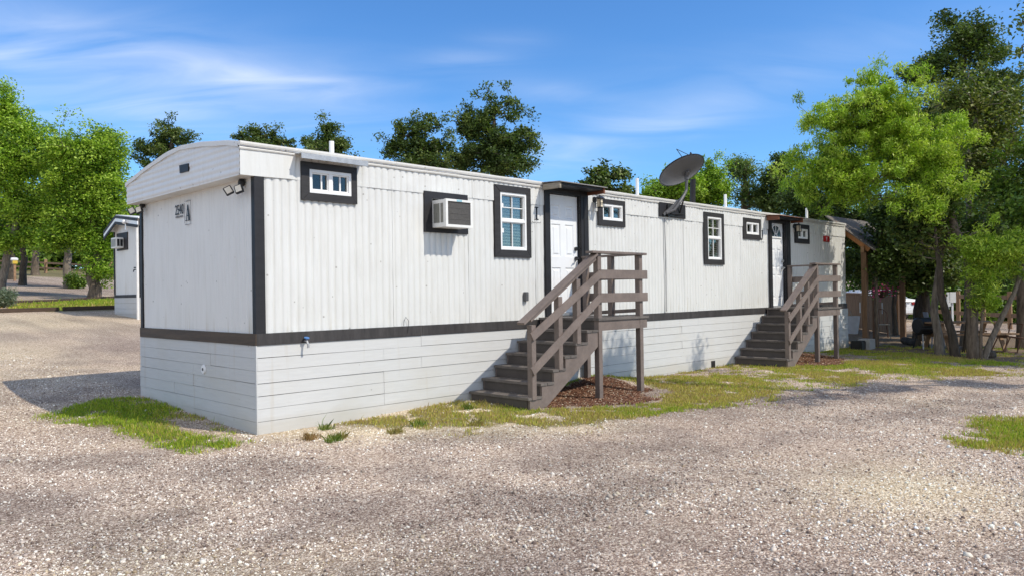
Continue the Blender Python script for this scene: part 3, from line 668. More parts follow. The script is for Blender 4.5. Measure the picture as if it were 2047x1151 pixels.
# doors
def embossed(b, x0, x1, z0, z1, y, panels):
    xs = sorted({x0, x1}|{p[0] for p in panels}|{p[1] for p in panels}); zs = sorted({z0, z1}|{p[2] for p in panels}|{p[3] for p in panels})
    for i in range(len(xs)-1):
        for j in range(len(zs)-1):
            cx, cz = (xs[i]+xs[i+1])/2, (zs[j]+zs[j+1])/2
            if any(p[0] < cx < p[1] and p[2] < cz < p[3] for p in panels): continue
            b.add([(xs[i], y, zs[j]), (xs[i+1], y, zs[j]), (xs[i+1], y, zs[j+1]), (xs[i], y, zs[j+1])], [(0, 1, 2, 3)])
    for a, c, d, e in panels:
        r = [[(a+k, y+h, d+k), (c-k, y+h, d+k), (c-k, y+h, e-k), (a+k, y+h, e-k)] for k, h in ((0, 0), (.018, .013), (.045, .011), (.062, .001))]
        b.add(sum(r, []), [(4*q+i, 4*q+(i+1) % 4, 4*q+4+(i+1) % 4, 4*q+4+i) for q in range(3) for i in range(4)]+[(12, 13, 14, 15)])
def door(D, awn, label, fan):
    x0, x1, z0, z1 = D; w = x1-x0; b = MB(); s = .115; cw = (w-3*s)/2
    cols = [(x0+s, x0+s+cw), (x1-s-cw, x1-s)]
    rows_ = [(z0+.19, z0+.77), (z0+.95, z0+1.50)]+([] if fan else [(z0+1.60, z0+1.82)])
    if fan: rows_ = [(z0+.19, z0+.77), (z0+.92, z0+1.38)]
    embossed(b, x0+.012, x1-.012, z0+.015, z1-.01, .022, [(c[0], c[1], r[0], r[1]) for c in cols for r in rows_])
    b.box(x0+.012, x1-.012, .035, .06, z0+.015, z1-.01)
    d = b.build('door', M['door'], home, label=label)
    if fan:
        xc, zc, rr, rz = (x0+x1)/2-.03, z1-.335, .27, .265; g = MB(); fr = MB(); q = lambda a, c, t: (a, t, c)
        arc = [(xc+rr*math.cos(t), zc+rz*math.sin(t)) for t in np.linspace(0, math.pi, 25)]
        g.prism(arc, q, .021, .012); g.build('fanlight_pane', M['darkglass'], d)
        for i in range(24):
            a0, a1 = arc[i], arc[i+1]; o = [(xc+(p[0]-xc)*1.14, zc+(p[1]-zc)*1.14) for p in (a0, a1)]
            fr.prism([a0, a1, o[1], o[0]], q, .021, .001)
        fr.prism([(xc-rr*1.14, zc-.035), (xc+rr*1.14, zc-.035), (xc+rr*1.14, zc), (xc-rr*1.14, zc)], q, .021, .0)
        for t in (R(52), R(90), R(128)):
            p = np.array([xc+.065*math.cos(t), zc+.065*math.sin(t)]); e = np.array([xc+rr*math.cos(t), zc+rz*math.sin(t)]); nn = np.array([-(e-p)[1], (e-p)[0]]); nn = nn/np.linalg.norm(nn)*.011
            fr.prism([tuple(p-nn), tuple(e-nn), tuple(e+nn), tuple(p+nn)], q, .0125, .003)
        for i in range(12):
            t0, t1 = math.pi*i/12, math.pi*(i+1)/12
            fr.prism([(xc+.055*math.cos(t0), zc+.055*math.sin(t0)), (xc+.055*math.cos(t1), zc+.055*math.sin(t1)), (xc+.08*math.cos(t1), zc+.08*math.sin(t1)), (xc+.08*math.cos(t0), zc+.08*math.sin(t0))], q, .0125, .004)
        fr.build('fanlight_frame', M['vinyl'], d)
    hz = z0+.93; hx = x1-.075
    h = MB(); h.tube([(hx, .022, hz), (hx, -.012, hz)], .032, 12); h.tube([(hx, -.012, hz), (hx, -.055, hz)], .012, 8); h.tube([(hx, -.055, hz), (hx-.05, -.058, hz-.012), (hx-.085, -.05, hz-.05)], [.013, .012, .009], 8)
    h.build('handle', M['metal'] if not fan else M['galv'], d)
    h = MB(); h.tube([(hx, .022, hz+.165), (hx, -.022, hz+.165)], .033, 12); h.box(hx-.006, hx+.006, -.036, -.022, hz+.145, hz+.185); h.build('deadbolt', M['metal'] if not fan else M['galv'], d)
    tr = MB(); lw, rw = (.122, .20) if not fan else (.13, .26)
    tr.box(x0-lw, x0-.001, -.062, .03, z0-.07, z1+.09); tr.box(x1+.001, x1+rw, -.06, .03, z0-.07, z1+.09); tr.box(x0-.001, x1+.001, -.055, .03, z1, z1+.092); tr.box(x1+.075, x1+.082, -.068, -.06, z0-.06, z1); tr.build('door_frame', M['black'], home)
    sl = MB(); sl.box(x0-.001, x1+.001, -.07, .05, z0-.03, z0+.012); sl.build('door_sill', M['galv'], home)
    ax0, ax1, zb, dep = awn
    a = MB(); a.add([(ax0-.02, .12, zb+.135), (ax1+.03, .12, zb+.135), (ax1+.03, -dep-.03, zb+.108), (ax0-.02, -dep-.03, zb+.108), (ax0-.02, .12, zb+.125), (ax1+.03, .12, zb+.125), (ax1+.03, -dep-.03, zb+.094), (ax0-.02, -dep-.03, zb+.094)], [(0, 3, 2, 1), (4, 5, 6, 7), (0, 1, 5, 4), (1, 2, 6, 5), (2, 3, 7, 6), (3, 0, 4, 7)])
    w_ = a.build('door_awning', M['sheet'] if not fan else M['redwood'], home)
    k = MB(); k.box(ax0, ax0+.04, -dep, -.062, zb, zb+.094); k.build('beam', M['greywood'] if not fan else M['redwood'], w_)
    k = MB(); k.box(ax1-.04, ax1, -dep, -.062, zb, zb+.094); k.build('beam', M['redwood'], w_)
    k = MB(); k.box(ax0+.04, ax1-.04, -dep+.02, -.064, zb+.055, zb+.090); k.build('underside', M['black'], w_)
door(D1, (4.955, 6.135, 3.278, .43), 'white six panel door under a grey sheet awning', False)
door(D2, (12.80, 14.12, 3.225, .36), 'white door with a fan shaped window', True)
# roof pipes
for x, zt in ((1.54, 3.76), (8.81, 3.94), (12.43, 3.90), (17.0, 3.88)):
    b = MB(); b.tube([(x, .8, 3.50), (x, .8, zt)], .034, 12); b.build('roof_pipe', M['pvc'], home)
# small fittings
b = MB(); b.tube([(-.03, 1.43, .675), (-.045, 1.43, .675)], [.062, .055], 20); b.build('round_vent', M['white'], home)
b = MB(); b.tube([(-.045, 1.43, .675), (-.050, 1.43, .675)], .02, 12); b.build('vent_plug', M['greymetal'], home)
f = MB(); f.tube([(.6, -.03, 1.06), (.6, -.09, 1.06), (.6, -.115, 1.02), (.6, -.118, .975)], [.014, .014, .014, .016], 8); fo = f.build('faucet', M['galv'], home)
f = MB(); f.tube([(.6, -.075, 1.06), (.6, -.085, 1.095)], .006, 6); f.tube([(.6, -.083, 1.092), (.6, -.086, 1.102)], .034, 8); f.build('valve_handle', M['blue'], fo)
b = MB(); b.box(4.50, 4.575, -.075, -.012, 1.475, 1.62); b.build('outlet_box', M['greymetal'], home, bevel=.008)
b = MB(); b.tube([(2.12, -.03, 1.18), (2.11, -.045, 1.24), (2.14, -.05, 1.30), (2.19, -.045, 1.25), (2.18, -.04, 1.08)], .0035, 5); b.build('loose_cable', M['metal'], home)
b = MB(); b.tube([(8.54, -.03, 3.02), (8.56, -.034, 2.2), (8.545, -.034, 1.2)], .008, 5); b.build('dish_cable', M['line'], home)

# ------------------------------------------------------------------ window air conditioner
ac = thing('air_conditioner', 'white window air conditioner sticking out of the long wall', 'air conditioner', (2.64, -.04, 2.54))
x0, x1, z0, z1, yf = 2.645, 3.135, 2.545, 2.93, -.345
def acbox(a): return a
c = MB(); e = .032
c.box(x0, x1, yf+.03, -.012, z1-.02, z1); c.box(x0, x1, yf+.03, -.012, z0, z0+.02); c.box(x1-.012, x1, yf+.03, -.012, z0+.02, z1-.02)
c.box(x0, x0+.012, yf+.03, yf+.065, z0+.02, z1-.02); c.box(x0, x0+.012, -.06, -.012, z0+.02, z1-.02); c.box(x0, x0+.012, yf+.065, -.06, z0+.02, z0+.06); c.box(x0, x0+.012, yf+.065, -.06, z1-.05, z1-.02); c.box(x0, x0+.012, -.215, -.2, z0+.06, z1-.05)
c.box(x0-.006, x1+.006, yf, yf+.03, z1-e+.004, z1+.004); c.box(x0-.006, x1+.006, yf, yf+.03, z0-.004, z0+e); c.box(x0-.006, x0+e, yf, yf+.03, z0+e, z1-e+.004); c.box(x1-e, x1+.006, yf, yf+.03, z0+e, z1-e+.004)
c.build('casing', M['acwhite'], ac, off=(2.64, -.04, 2.54))
c = MB(); c.box(x0+e, x1-e, yf+.018, yf+.026, z0+e, z1-e)
k = x0+e+.008
while k < x1-e: c.box(k, k+.004, yf+.012, yf+.018, z0+e, z1-e); k += .016
for q in range(1, 4): c.box(x0+e, x1-e, yf+.009, yf+.0115, z0+e+q*.08, z0+e+q*.08+.004)
c.build('coil_grille', M['coil'], ac, off=(2.64, -.04, 2.54))
c = MB(); c.box(x0+.010, x0+.011, yf+.065, -.06, z0+.06, z1-.05); k = z0+.066
while k < z1-.06: c.box(x0+.001, x0+.009, yf+.066, -.216, k, k+.007); c.box(x0+.001, x0+.009, -.199, -.061, k, k+.007); k += .0145
c.build('side_louver', M['louver'], ac, off=(2.64, -.04, 2.54))
c = MB(); c.box(2.84, 2.94, yf-.002, yf-.0005, z1-.026, z1+.0); c.build('sticker', M['sticker'], ac, off=(2.64, -.04, 2.54))

# ------------------------------------------------------------------ lanterns, flood lights
def lantern(x, z, label):
    t = thing('wall_lantern', label, 'wall lamp', (x, -.02, z), group='wall lanterns beside the doors')
    b = MB(); b.tube([(0, 0, 0), (0, -.022, 0)], .055, 12); b.tube([(0, -.02, .0), (0, -.07, .035), (0, -.12, .03)], .010, 6); b.build('back_plate', M['metal'], t)
    b = MB(); b.add([(sx*.068, -.13+sy*.068, .01) for sx, sy in ((-1, -1), (1, -1), (1, 1), (-1, 1))]+[(sx*.03, -.13+sy*.03, .052) for sx, sy in ((-1, -1), (1, -1), (1, 1), (-1, 1))], [(0, 3, 2, 1), (4, 5, 6, 7), (0, 1, 5, 4), (1, 2, 6, 5), (2, 3, 7, 6), (3, 0, 4, 7)])
    b.tube([(0, -.13, .05), (0, -.13, .068)], .014, 8); b.build('cap', M['metal'], t)
    b = MB()
    for sx in (-1, 1):
        for sy in (-1, 1): b.beam((sx*.056, -.13+sy*.056, .012), (sx*.048, -.13+sy*.048, -.145), .011, .011, (0, 1, 0))
        b.box(-.056, .056, -.13+sx*.054-.004, -.13+sx*.054+.004, -.075, -.066)
    b.box(-.054, .054, -.184, -.076, -.152, -.145); b.build('cage', M['metal'], t)
    b = MB(); b.box(-.036, .036, -.166, -.094, -.135, .0); b.build('lamp_glass', M['lampglass'], t)
lantern(6.34, 3.225, 'black caged wall lantern right of the six panel door'); lantern(14.33, 3.17, 'black caged wall lantern right of the fan window door')
def flood(y, z, label):
    t = thing('flood_light', label, 'flood light', (-.01, y, z), group='twin flood lights under the end overhang')
    b = MB(); b.sphere((-.03, 0, .055), .055, 12, 8, (.7, 1, 1)); b.tube([(-.03, 0, .055), (-.075, 0, -.005)], .02, 8); b.tube([(-.075, -.055, -.01), (-.075, .055, -.01)], .018, 8); b.build('base', M['metal'], t)
    for s, yaw in ((-1, 40), (1, 58)):
        M4 = Matrix.Translation((-.11-.035*(s > 0), s*.10, -.04)) @ Matrix.Rotation(R(yaw), 4, 'Z') @ Matrix.Rotation(R(12), 4, 'Y') @ Matrix.Rotation(R(-20 if s < 0 else -30), 4, 'X')
        def tr(b): b.v = [tuple(M4 @ Vector(q)) for q in b.v]; return b
        h = MB(); h.box(-.02, .02, -.049, .049, -.052, .052); ho = tr(h).build('lamp_head', M['metal'], t, bevel=.006)
        h = MB(); h.box(-.0235, -.0205, -.036, .036, -.039, .039); tr(h).build('led_panel', M['ledpanel'], ho)
flood(.27, 2.92, 'twin flood light near the front corner post of the end wall'); flood(3.52, 2.96, 'twin flood light at the far rear edge of the end wall')

# ------------------------------------------------------------------ letters, number and plaque
def sign_mesh(polys, fn, name, m, parent): 
    b = MB()
    for p in polys: b.prism(p, fn, 0, .004)
    return b.build(name, m, parent)
def rect(a0, a1, b0, b1): return [(a0, b0), (a1, b0), (a1, b1), (a0, b1)]
A = thing('letter_sign', 'serif letter A in a thin outline on the end wall', 'sign', (-.016, 1.992, 2.648))
fe = lambda a, c, t: (-t, -a, c)
sign_mesh([[(.018, 0), (.032, 0), (.080, .205), (.071, .217)], [(.068, .217), (.090, .217), (.142, 0), (.100, 0)], rect(.040, .108, .066, .076), rect(-.004, .054, -.001, .009), rect(.084, .160, -.001, .009)], fe, 'letter', M['ink'], A)
sign_mesh([rect(-.02, .165, .268, .274), rect(.03, .06, .262, .268), rect(.08, .12, .274, .278), rect(-.02, .165, -.052, -.046), rect(.0, .05, -.046, -.041), rect(.168, .174, -.05, .274), rect(-.028, -.024, -.03, .25)], fe, 'border', M['line'], A)
I = thing('letter_sign', 'serif letter I between the tall window and the nearer door', 'sign', (4.835, -.026, 2.79))
fl = lambda a, c, t: (a, -t, c)
sign_mesh([rect(-.016, .016, 0, .2), rect(-.045, .045, -.004, .012), rect(-.045, .045, .19, .206)], fl, 'letter', M['ink'], I)
sign_mesh([rect(-.10, .10, -.05, -.044), rect(-.10, -.092, -.044, -.03), rect(.092, .10, -.044, -.03), rect(-.05, .07, .24, .245)], fl, 'border', M['line'], I)
J = thing('letter_sign', 'serif letter J left of the fan window door', 'sign', (12.65, -.026, 2.79))
hook = [(0.016-.062+.046*math.cos(t), .012+.045*math.sin(t)) for t in np.linspace(0, -math.pi, 9)]; inn = [(.016-.062+.020*math.cos(t), .012+.022*math.sin(t)) for t in np.linspace(-math.pi, 0, 9)]
sign_mesh([rect(-.022, .006, .012, .2)]+[[hook[i], hook[i+1], inn[7-i], inn[8-i]] for i in range(8)]+[rect(-.05, .03, .19, .204)], fl, 'letter', M['ink'], J)
sign_mesh([rect(-.10, .08, -.08, -.073)], fl, 'border', M['line'], J)
N = thing('house_number', 'black number 2540 above a small line of print on the end wall', 'sign', (-.016, 2.342, 2.755))
cu = bpy.data.curves.new('digits', 'FONT'); cu.body = '2540'; cu.extrude = .002
to = bpy.data.objects.new('digits_src', cu); COL.objects.link(to)
bpy.context.view_layer.update()
me = bpy.data.meshes.new_from_object(to.evaluated_get(bpy.context.evaluated_depsgraph_get())); bpy.data.objects.remove(to)
co = np.array([v.co[:] for v in me.vertices]); lo, hi = co.min(0), co.max(0)
co = (co-lo)/(hi-lo); 
for v, q in zip(me.vertices, co): v.co = (-.004*q[2], -.285*q[0], .137*q[1])
link('digits', me, M['ink'], N)
r = random.Random(3); pl = []; a = .02
while a < .27:
    w = r.uniform(.006, .018); pl += [rect(a, a+w*.4, -.042, -.016), rect(a, a+w, -.042+r.choice((0, .012, .02)), -.036+r.choice((0, .012, .02)))]; a += w+.007
sign_mesh(pl, fe, 'small_print', M['line'], N)
Rd = thing('red_plaque', 'small red plaque with a white mark near the far end', 'sign', (16.11, -.026, 2.85))
b = MB(); b.box(0, .40, -.008, 0, 0, .155); b.build('plaque', M['red'], Rd)
sign_mesh([rect(.185, .225, .05, .13), rect(.19, .22, .02, .042)], lambda a, c, t: (a, -.0085-t*.5, c), 'mark', M['white'], Rd)

# ------------------------------------------------------------------ satellite dish
ds = thing('satellite_dish', 'grey satellite dish on a bent mast above the roof edge', 'satellite dish', (8.8, -.02, 3.2))
o = np.array((8.8, -.02, 3.2))
b = MB(); b.box(8.33, 9.27, -.055, -.034, 3.055, 3.335); b.build('mount_board', M['black'], ds, off=o)
b = MB(); b.box(8.58, 8.80, -.085, -.056, 3.07, 3.30); b.tube([(8.66, -.085, 3.20), (8.66, -.13, 3.20)], .05, 10); b.build('mount_foot', M['metal'], ds, off=o)
mp = np.array([(8.50, -.10, 3.12), (8.62, -.2, 3.18), (8.74, -.25, 3.33), (8.92, -.25, 3.50), (9.0, -.25, 3.60), (9.02, -.25, 3.84)])
b = MB(); b.tube(mp, .03, 10); b.beam((8.45, -.06, 3.09), (8.85, -.24, 3.42), .05, .05); b.build('mast', M['greymetal'], ds, off=o)
b = MB(); b.tube([(9.05, -.06, 3.16), (8.98, -.24, 3.55)], .016, 8); b.tube([(9.2, -.05, 3.14), (8.66, -.1, 3.12)], .014, 8); b.build('brace', M['metal'], ds, off=o)
b = MB(); b.tube([(10.12, .30, 3.45), (10.10, .28, 3.62), (10.06, .24, 3.98)], .06, 8); b.build('strut', M['black'], ds, off=o)
C = at(1363.8, 343, 15.15)
nn = .888*(-.376*CR+.926*CU)+.46*CF; nn /= np.linalg.norm(nn); e1 = .926*CR+.376*CU; e1 = e1-nn*(e1@nn); e1 /= np.linalg.norm(e1); e2 = np.cross(nn, e1)
def dishpt(r, t, k): return C+e1*(r*.475*math.cos(t))+e2*(r*.455*math.sin(t))+nn*(.085*(r*r-.75)+k)
nr, nt = 8, 48; vs = []; fs = []
for s in (0, .012):
    for i in range(nr+1):
        for j in range(nt): vs.append(dishpt(i/nr, 2*math.pi*j/nt, s))
for s in (0, 1):
    o0 = s*(nr+1)*nt
    for i in range(nr):
        for j in range(nt): fs.append((o0+i*nt+j, o0+(i+1)*nt+j, o0+(i+1)*nt+(j+1) % nt, o0+i*nt+(j+1) % nt))
for j in range(nt): fs.append((nr*nt+j, nr*nt+(j+1) % nt, (2*nr+1)*nt+(j+1) % nt, (2*nr+1)*nt+j))
MB().add(vs, fs).build('reflector', M['dish'], ds, True, off=o)
rim = [dishpt(1.0, t, .006) for t in np.linspace(0, 2*math.pi, 49)]
b = MB(); b.tube(rim, .012, 6, False); b.build('rim', M['metal'], ds, off=o)
hub = C-nn*.10+e2*.0; top = mp[-1]
b = MB(); b.tube([top-np.array([0, 0, .03]), top+np.array([0, 0, .05])], .045, 10); b.beam(top+np.array([0, 0, .03]), C-nn*.07+e1*.08-e2*.05, .06, .06); b.tube([C-nn*.07+e1*.06, C-nn*.045+e1*.06], .10, 14); b.build('bracket', M['greymetal'], ds, off=o)
lnb = C+.225*CR+.36*CU+.28*CF
b = MB(); b.tube([C-e2*.45+nn*.02, C-e2*.40+nn*.28, lnb], .007, 6); b.build('feed_arm', M['metal'], ds, off=o)
b = MB(); b.tube([lnb, lnb+np.array([.03, .0, .05])], .024, 8); b.tube([lnb+np.array([.02, 0, .06]), lnb+np.array([.05, .02, .07])], .015, 8); b.build('receiver', M['metal'], ds, off=o)
b = MB(); b.tube([(8.62, -.07, 3.08), (8.7, -.09, 2.99), (8.75, -.06, 3.05)], .006, 5); b.build('cable', M['line'], ds, off=o)

# ------------------------------------------------------------------ stairs
def stairs(loc, label):
    t = thing('wooden_stairs', label, 'stairs', loc, group='taupe wooden stairs up to the doors')
    RUN, RISE = .256, .173
    for i in range(7):
        b = MB(); b.box(i*RUN, i*RUN+.02, -1.205, -.085, i*RISE-(.06 if i == 0 else 0), (i+1)*RISE-.039); b.build('riser', M['riser'], t)
    for i in range(6):
        b = MB(); z = (i+1)*RISE; b.box(i*RUN-.028, i*RUN+.108, -1.262, -.05, z-.038, z+random.uniform(-.001, .001)); b.box(i*RUN+.113, (i+1)*RUN-.001, -1.262, -.05, z-.038, z); b.build('tread', M['tread'], t, bevel=.004)
    saw = [(.0, -.08), (.30, -.08)]
    saw = [(.015, -.06), (.31, -.02), (1.55, .80), (1.55, 1.172)]
    for i in range(6, 0, -1): saw += [(i*RUN+.004, (i+1)*RISE-.04), (i*RUN+.004, i*RISE-.039)]
    saw += [(.015, RISE-.04)]
    for y0, y1 in ((-1.25, -1.21), (-.085, -.055)):
        b = MB(); b.prism(saw, lambda a, c, k: (a, k, c), y0, y1); b.build('stringer', M['brown'], t)
    b = MB(); y = -1.285
    while y < -.09: b.box(1.512, 2.825, y, y+.132, 1.175, 1.211+random.uniform(-.002, .002)); y += .138
    b.build('landing', M['tread'], t)
    for box in ((1.555, 2.80, -1.262, -1.222, 1.02, 1.172), (2.76, 2.80, -1.222, -.05, 1.02, 1.172), (1.555, 2.76, -.09, -.05, 1.02, 1.172), (1.555, 1.595, -1.222, -.09, 1.02, 1.172)):
        b = MB(); b.box(*box); b.build('joist', M['brown'], t)
    posts = [(.045, .135, -1.272, -1.182, .135, 1.165), (.61, .70, -1.272, -1.182, .50, 1.548), (1.02, 1.11, -1.272, -1.182, .85, 1.80), (1.53, 1.62, -1.266, -1.176, -.12, 2.185), (2.60, 2.69, -1.266, -1.176, -.12, 2.185),
             (2.61, 2.70, -.70, -.61, 1.21, 2.185), (2.61, 2.70, -.16, -.07, .0, 2.185), (1.56, 1.65, -.18, -.09, .0, 1.02)]
    for q in posts:
        b = MB(); b.box(*q); b.build('post', M['brown'], t, bevel=.004)
    yo = -1.296
    def rail(p, q, w=.028, h=.14): b = MB(); b.beam(p, q, w, h); b.build('rail', M['brown'], t, bevel=.003)
    rail((.03, yo+.008, 1.00), (1.575, yo+.008, 1.885), .024, .122); rail((.03, yo+.008, .525), (1.575, yo+.008, 1.535), .024, .118)
    rail((1.56, yo+.015, 1.872), (2.79, yo+.015, 1.872)); rail((1.56, yo+.015, 1.517), (2.79, yo+.015, 1.517))
    rail((2.715, -1.26, 1.872), (2.715, -.06, 1.872), .026); rail((2.715, -1.26, 1.517), (2.715, -.06, 1.517), .026)
    rail((2.66, -1.17, 1.30), (2.66, -.1, 1.245), .03, .06)
    def cap(p, q, w=.14): b = MB(); b.beam(p, q, w, .036); b.build('handrail', M['brown'], t, bevel=.004)
    cap((-.13, -1.235, 1.19), (1.50, -1.235, 2.175)); b = MB(); b.beam((.05, -1.235, 1.245), (1.50, -1.235, 2.12), .036, .075); b.build('handrail_support', M['brown'], t)
    cap((1.36, -1.24, 2.204), (2.76, -1.24, 2.204)); cap((2.665, -1.165, 2.2045), (2.665, -.06, 2.2045), .13)
    return t
st1 = stairs((3.31, 0, -.005), 'taupe wooden stairs with landing and handrail nearest the camera')
dup(st1, (11.21, 0, -.045), 'taupe wooden stairs with landing at the farther fan window door')

# ------------------------------------------------------------------ helpers for the surroundings
def gp(px, d, dz=0.):
    p = at(px, 590, d); return np.array([p[0], p[1], g1(p[0], p[1])+dz])
# second, smaller home behind on the left
b2 = thing('small_home', 'small white home with black and white gabled fascia behind the long home', 'mobile home', (4.89, 17.87, 1.0))
o = (4.89, 17.87, 1.0)
GAB = [(20.75, 4.03), (19.53, 4.50), (17.45, 4.24)]
zr = lambda y: float(np.interp(-y, [-g[0] for g in GAB], [g[1] for g in GAB]))
b = MB(); wp = [(17.87, 1.76), (20.3, 1.76), (20.3, zr(20.3)-.06), (19.53, zr(19.53)-.06), (17.87, zr(17.87)-.06)]
b.prism(wp, lambda a, c, t: (t, a, c), 4.89, 12.0); b.build('wall', M['endwall'], b2, off=o)
b = MB(); b.box(4.86, 12.02, 17.85, 20.32, 1.66, 1.76); b.build('belt_board', M['belt'], b2, off=o)
b = MB()
for k in range(5): b.box(4.868, 12.01, 17.858, 20.312, .72+k*.19, .905+k*.19)
b.build('skirting', M['skirt'], b2, off=o)
b = MB()
for i in range(2):
    (ya, za), (yb, zb) = GAB[i], GAB[i+1]
    b.prism([(ya, za), (yb, zb), (yb, zb-.03), (ya, za-.03)], lambda a, c, t: (t, a, c), 4.70, 12.3)
b.build('roof', M['roof'], b2, off=o)
def band(z0, z1, x, m, nm):
    b = MB()
    for i in range(2):
        (ya, za), (yb, zb) = GAB[i], GAB[i+1]
        b.prism([(ya, za-z0), (yb, zb-z0), (yb, zb-z1), (ya, za-z1)], lambda a, c, t: (t, a, c), x, x+.03)
    b.build(nm, m, b2, off=o)
band(.032, .12, 4.660, M['charcoal'], 'fascia'); band(.12, .235, 4.672, M['vinyl'], 'fascia'); band(.235, .33, 4.664, M['charcoal'], 'fascia')
b = MB(); b.box(4.855, 4.90, 20.25, 20.315, 1.765, 3.95); b.box(4.855, 4.90, 17.86, 17.93, 1.765, 4.0); b.build('corner_post', M['black'], b2, off=o)
b = MB(); b.tube([(4.75, 17.70, .9), (4.75, 17.70, 4.22)], .045, 8); b.build('downspout', M['pvc'], b2, off=o)
b = MB(); b.box(4.86, 4.89, 18.95, 20.0, 3.28, 3.88); b.build('opening_trim', M['charcoal'], b2, off=o)
b = MB(); b.box(4.66, 4.70, 18.46, 18.56, 3.9, 4.2); b.sphere((4.62, 18.5, 4.17), .075); b.build('camera_light', M['vinyl'], b2, off=o)
b = MB(); b.box(4.80, 4.89, 18.12, 18.2, 2.62, 2.66); b.tube([(4.89, 18.16, 2.58), (4.8, 18.16, 2.58), (4.78, 18.16, 2.5)], .02, 6); b.build('faucet', M['metal'], b2, off=o)
a2 = thing('air_conditioner', 'small white window air conditioner on the small home behind', 'air conditioner', (4.86, 19.3, 3.35))
b = MB(); b.box(-.24, 0, 0, .52, 0, .36); b.build('casing', M['acwhite'], a2, bevel=.012)
b = MB(); b.box(-.246, -.241, .05, .47, .05, .31); b.build('coil_grille', M['louver'], a2)
b = MB(); b.box(-.21, -.13, -.006, -.001, .06, .30); b.box(-.11, -.03, -.006, -.001, .06, .30); b.build('side_louver', M['metal'], a2)
# landscape timbers
for (p0, d0, p1, d1), lb in (((-40, 29, 112, 31.8), 'dark landscape timber along the rear edge of the grass strip, left piece'), ((116, 32, 262, 36.6), 'dark landscape timber along the rear edge of the grass strip, right piece'),
                          ((-30, 25.8, 116, 27.6), 'dark landscape timber in front of the grass strip, left piece'), ((126, 27.8, 262, 29.6), 'dark landscape timber in front of the grass strip, right piece')):
    a, c = gp(p0, d0, .07), gp(p1, d1, .07); b = MB(); b.beam(a, c, .17, .15)
    tag(b.build('landscape_timber', M['timber'], None, bevel=.012), lb, 'timber', 'timbers edging the grass strip')
# post and rail fence far on the left
pp = [(-30, 82), (8, 79.5), (50, 77.5), (92, 74.3), (133, 70.8), (176, 67.5), (222, 64.5), (268, 61.5)]
rf = thing('rail_fence', 'brown post and rail fence far across the left gravel', 'fence', tuple(gp(92, 74)))
o = gp(92, 74)
for px, d in pp:
    g = gp(px, d); b = MB(); b.box(g[0]-.12, g[0]+.12, g[1]-.12, g[1]+.12, g[2]-.3, g[2]+1.35); b.build('post', M['railwood'], rf, off=o)
for (p0, d0), (p1, d1) in zip(pp[:-1], pp[1:]):
    for h in (.5, 1.0):
        b = MB(); b.beam(gp(p0, d0, h), gp(p1, d1, h), .08, .17); b.build('rail', M['railwood'], rf, off=o)
# small white box on a post by the far left tree
g = gp(30, 53.5); t = thing('post_box', 'small white and yellow box on a post among the left trees', 'box', tuple(g))
b = MB(); b.box(-.07, .07, -.07, .07, 0, 1.2); b.build('post', M['railwood'], t); b = MB(); b.box(-.26, .2, -.15, .15, 1.42, 1.62); b.build('lid', M['white'], t, bevel=.05); b = MB(); b.box(-.14, .15, -.14, .14, 1.2, 1.42); b.build('tray', M['yellow'], t)

# ------------------------------------------------------------------ porch and things right of the home
pr = thing('porch_roof', 'brown timber porch roof on a post behind the far end of the long home', 'porch', (17.8, -.5, 0))
o = (17.8, -.5, 0)
def sl_(y): return 3.36+(y-.10)*1.0 if y < .10 else 3.36
b = MB(); b.beam((17.80, .35, 3.44), (17.80, -.62, 2.66), .06, .16); b.build('rafter', M['cedar'], pr, off=o)
b = MB(); b.beam((19.3, .35, 3.44), (19.3, -.62, 2.66), .06, .16); b.build('rafter', M['cedar'], pr, off=o)
b = MB(); b.beam((20.8, .35, 3.44), (20.8, -.62, 2.66), .06, .16); b.build('rafter', M['cedar'], pr, off=o)
b = MB(); b.beam((17.7, -.45, 2.66), (21.0, -.45, 2.66), .09, .16); b.build('beam', M['railwood'], pr, off=o)
b = MB(); b.beam((17.7, .35, 3.36), (21.0, .35, 3.36), .09, .16); b.build('beam', M['cedar'], pr, off=o)
b = MB(); b.add([(17.68, .55, 3.70), (21.1, .55, 3.70), (21.1, -.78, 2.64), (17.68, -.78, 2.64), (17.68, .55, 3.66), (21.1, .55, 3.66), (21.1, -.78, 2.60), (17.68, -.78, 2.60)], [(0, 3, 2, 1), (4, 5, 6, 7), (0, 1, 5, 4), (1, 2, 6, 5), (2, 3, 7, 6), (3, 0, 4, 7)]); b.build('roofing', M['shingle'], pr, off=o)
for x, y in ((17.82, -.46), (20.9, -.46), (20.9, .35)):
    b = MB(); b.box(x-.07, x+.07, y-.07, y+.07, -.1, 2.58 if y < 0 else 3.28); b.build('post', M['porchpost'], pr, off=o)
b = MB(); b.box(17.3, 17.72, -.75, -.42, -.1, .20); tag(b.build('concrete_block', M['concrete'], None, bevel=.015), 'pale concrete block at the foot of the porch post', 'block')
b = MB(); b.box(16.95, 17.28, -.66, -.36, -.1, .17); tag(b.build('paving_slab', M['metal'], None, bevel=.02), 'dark block against the far corner of the skirting', 'block')
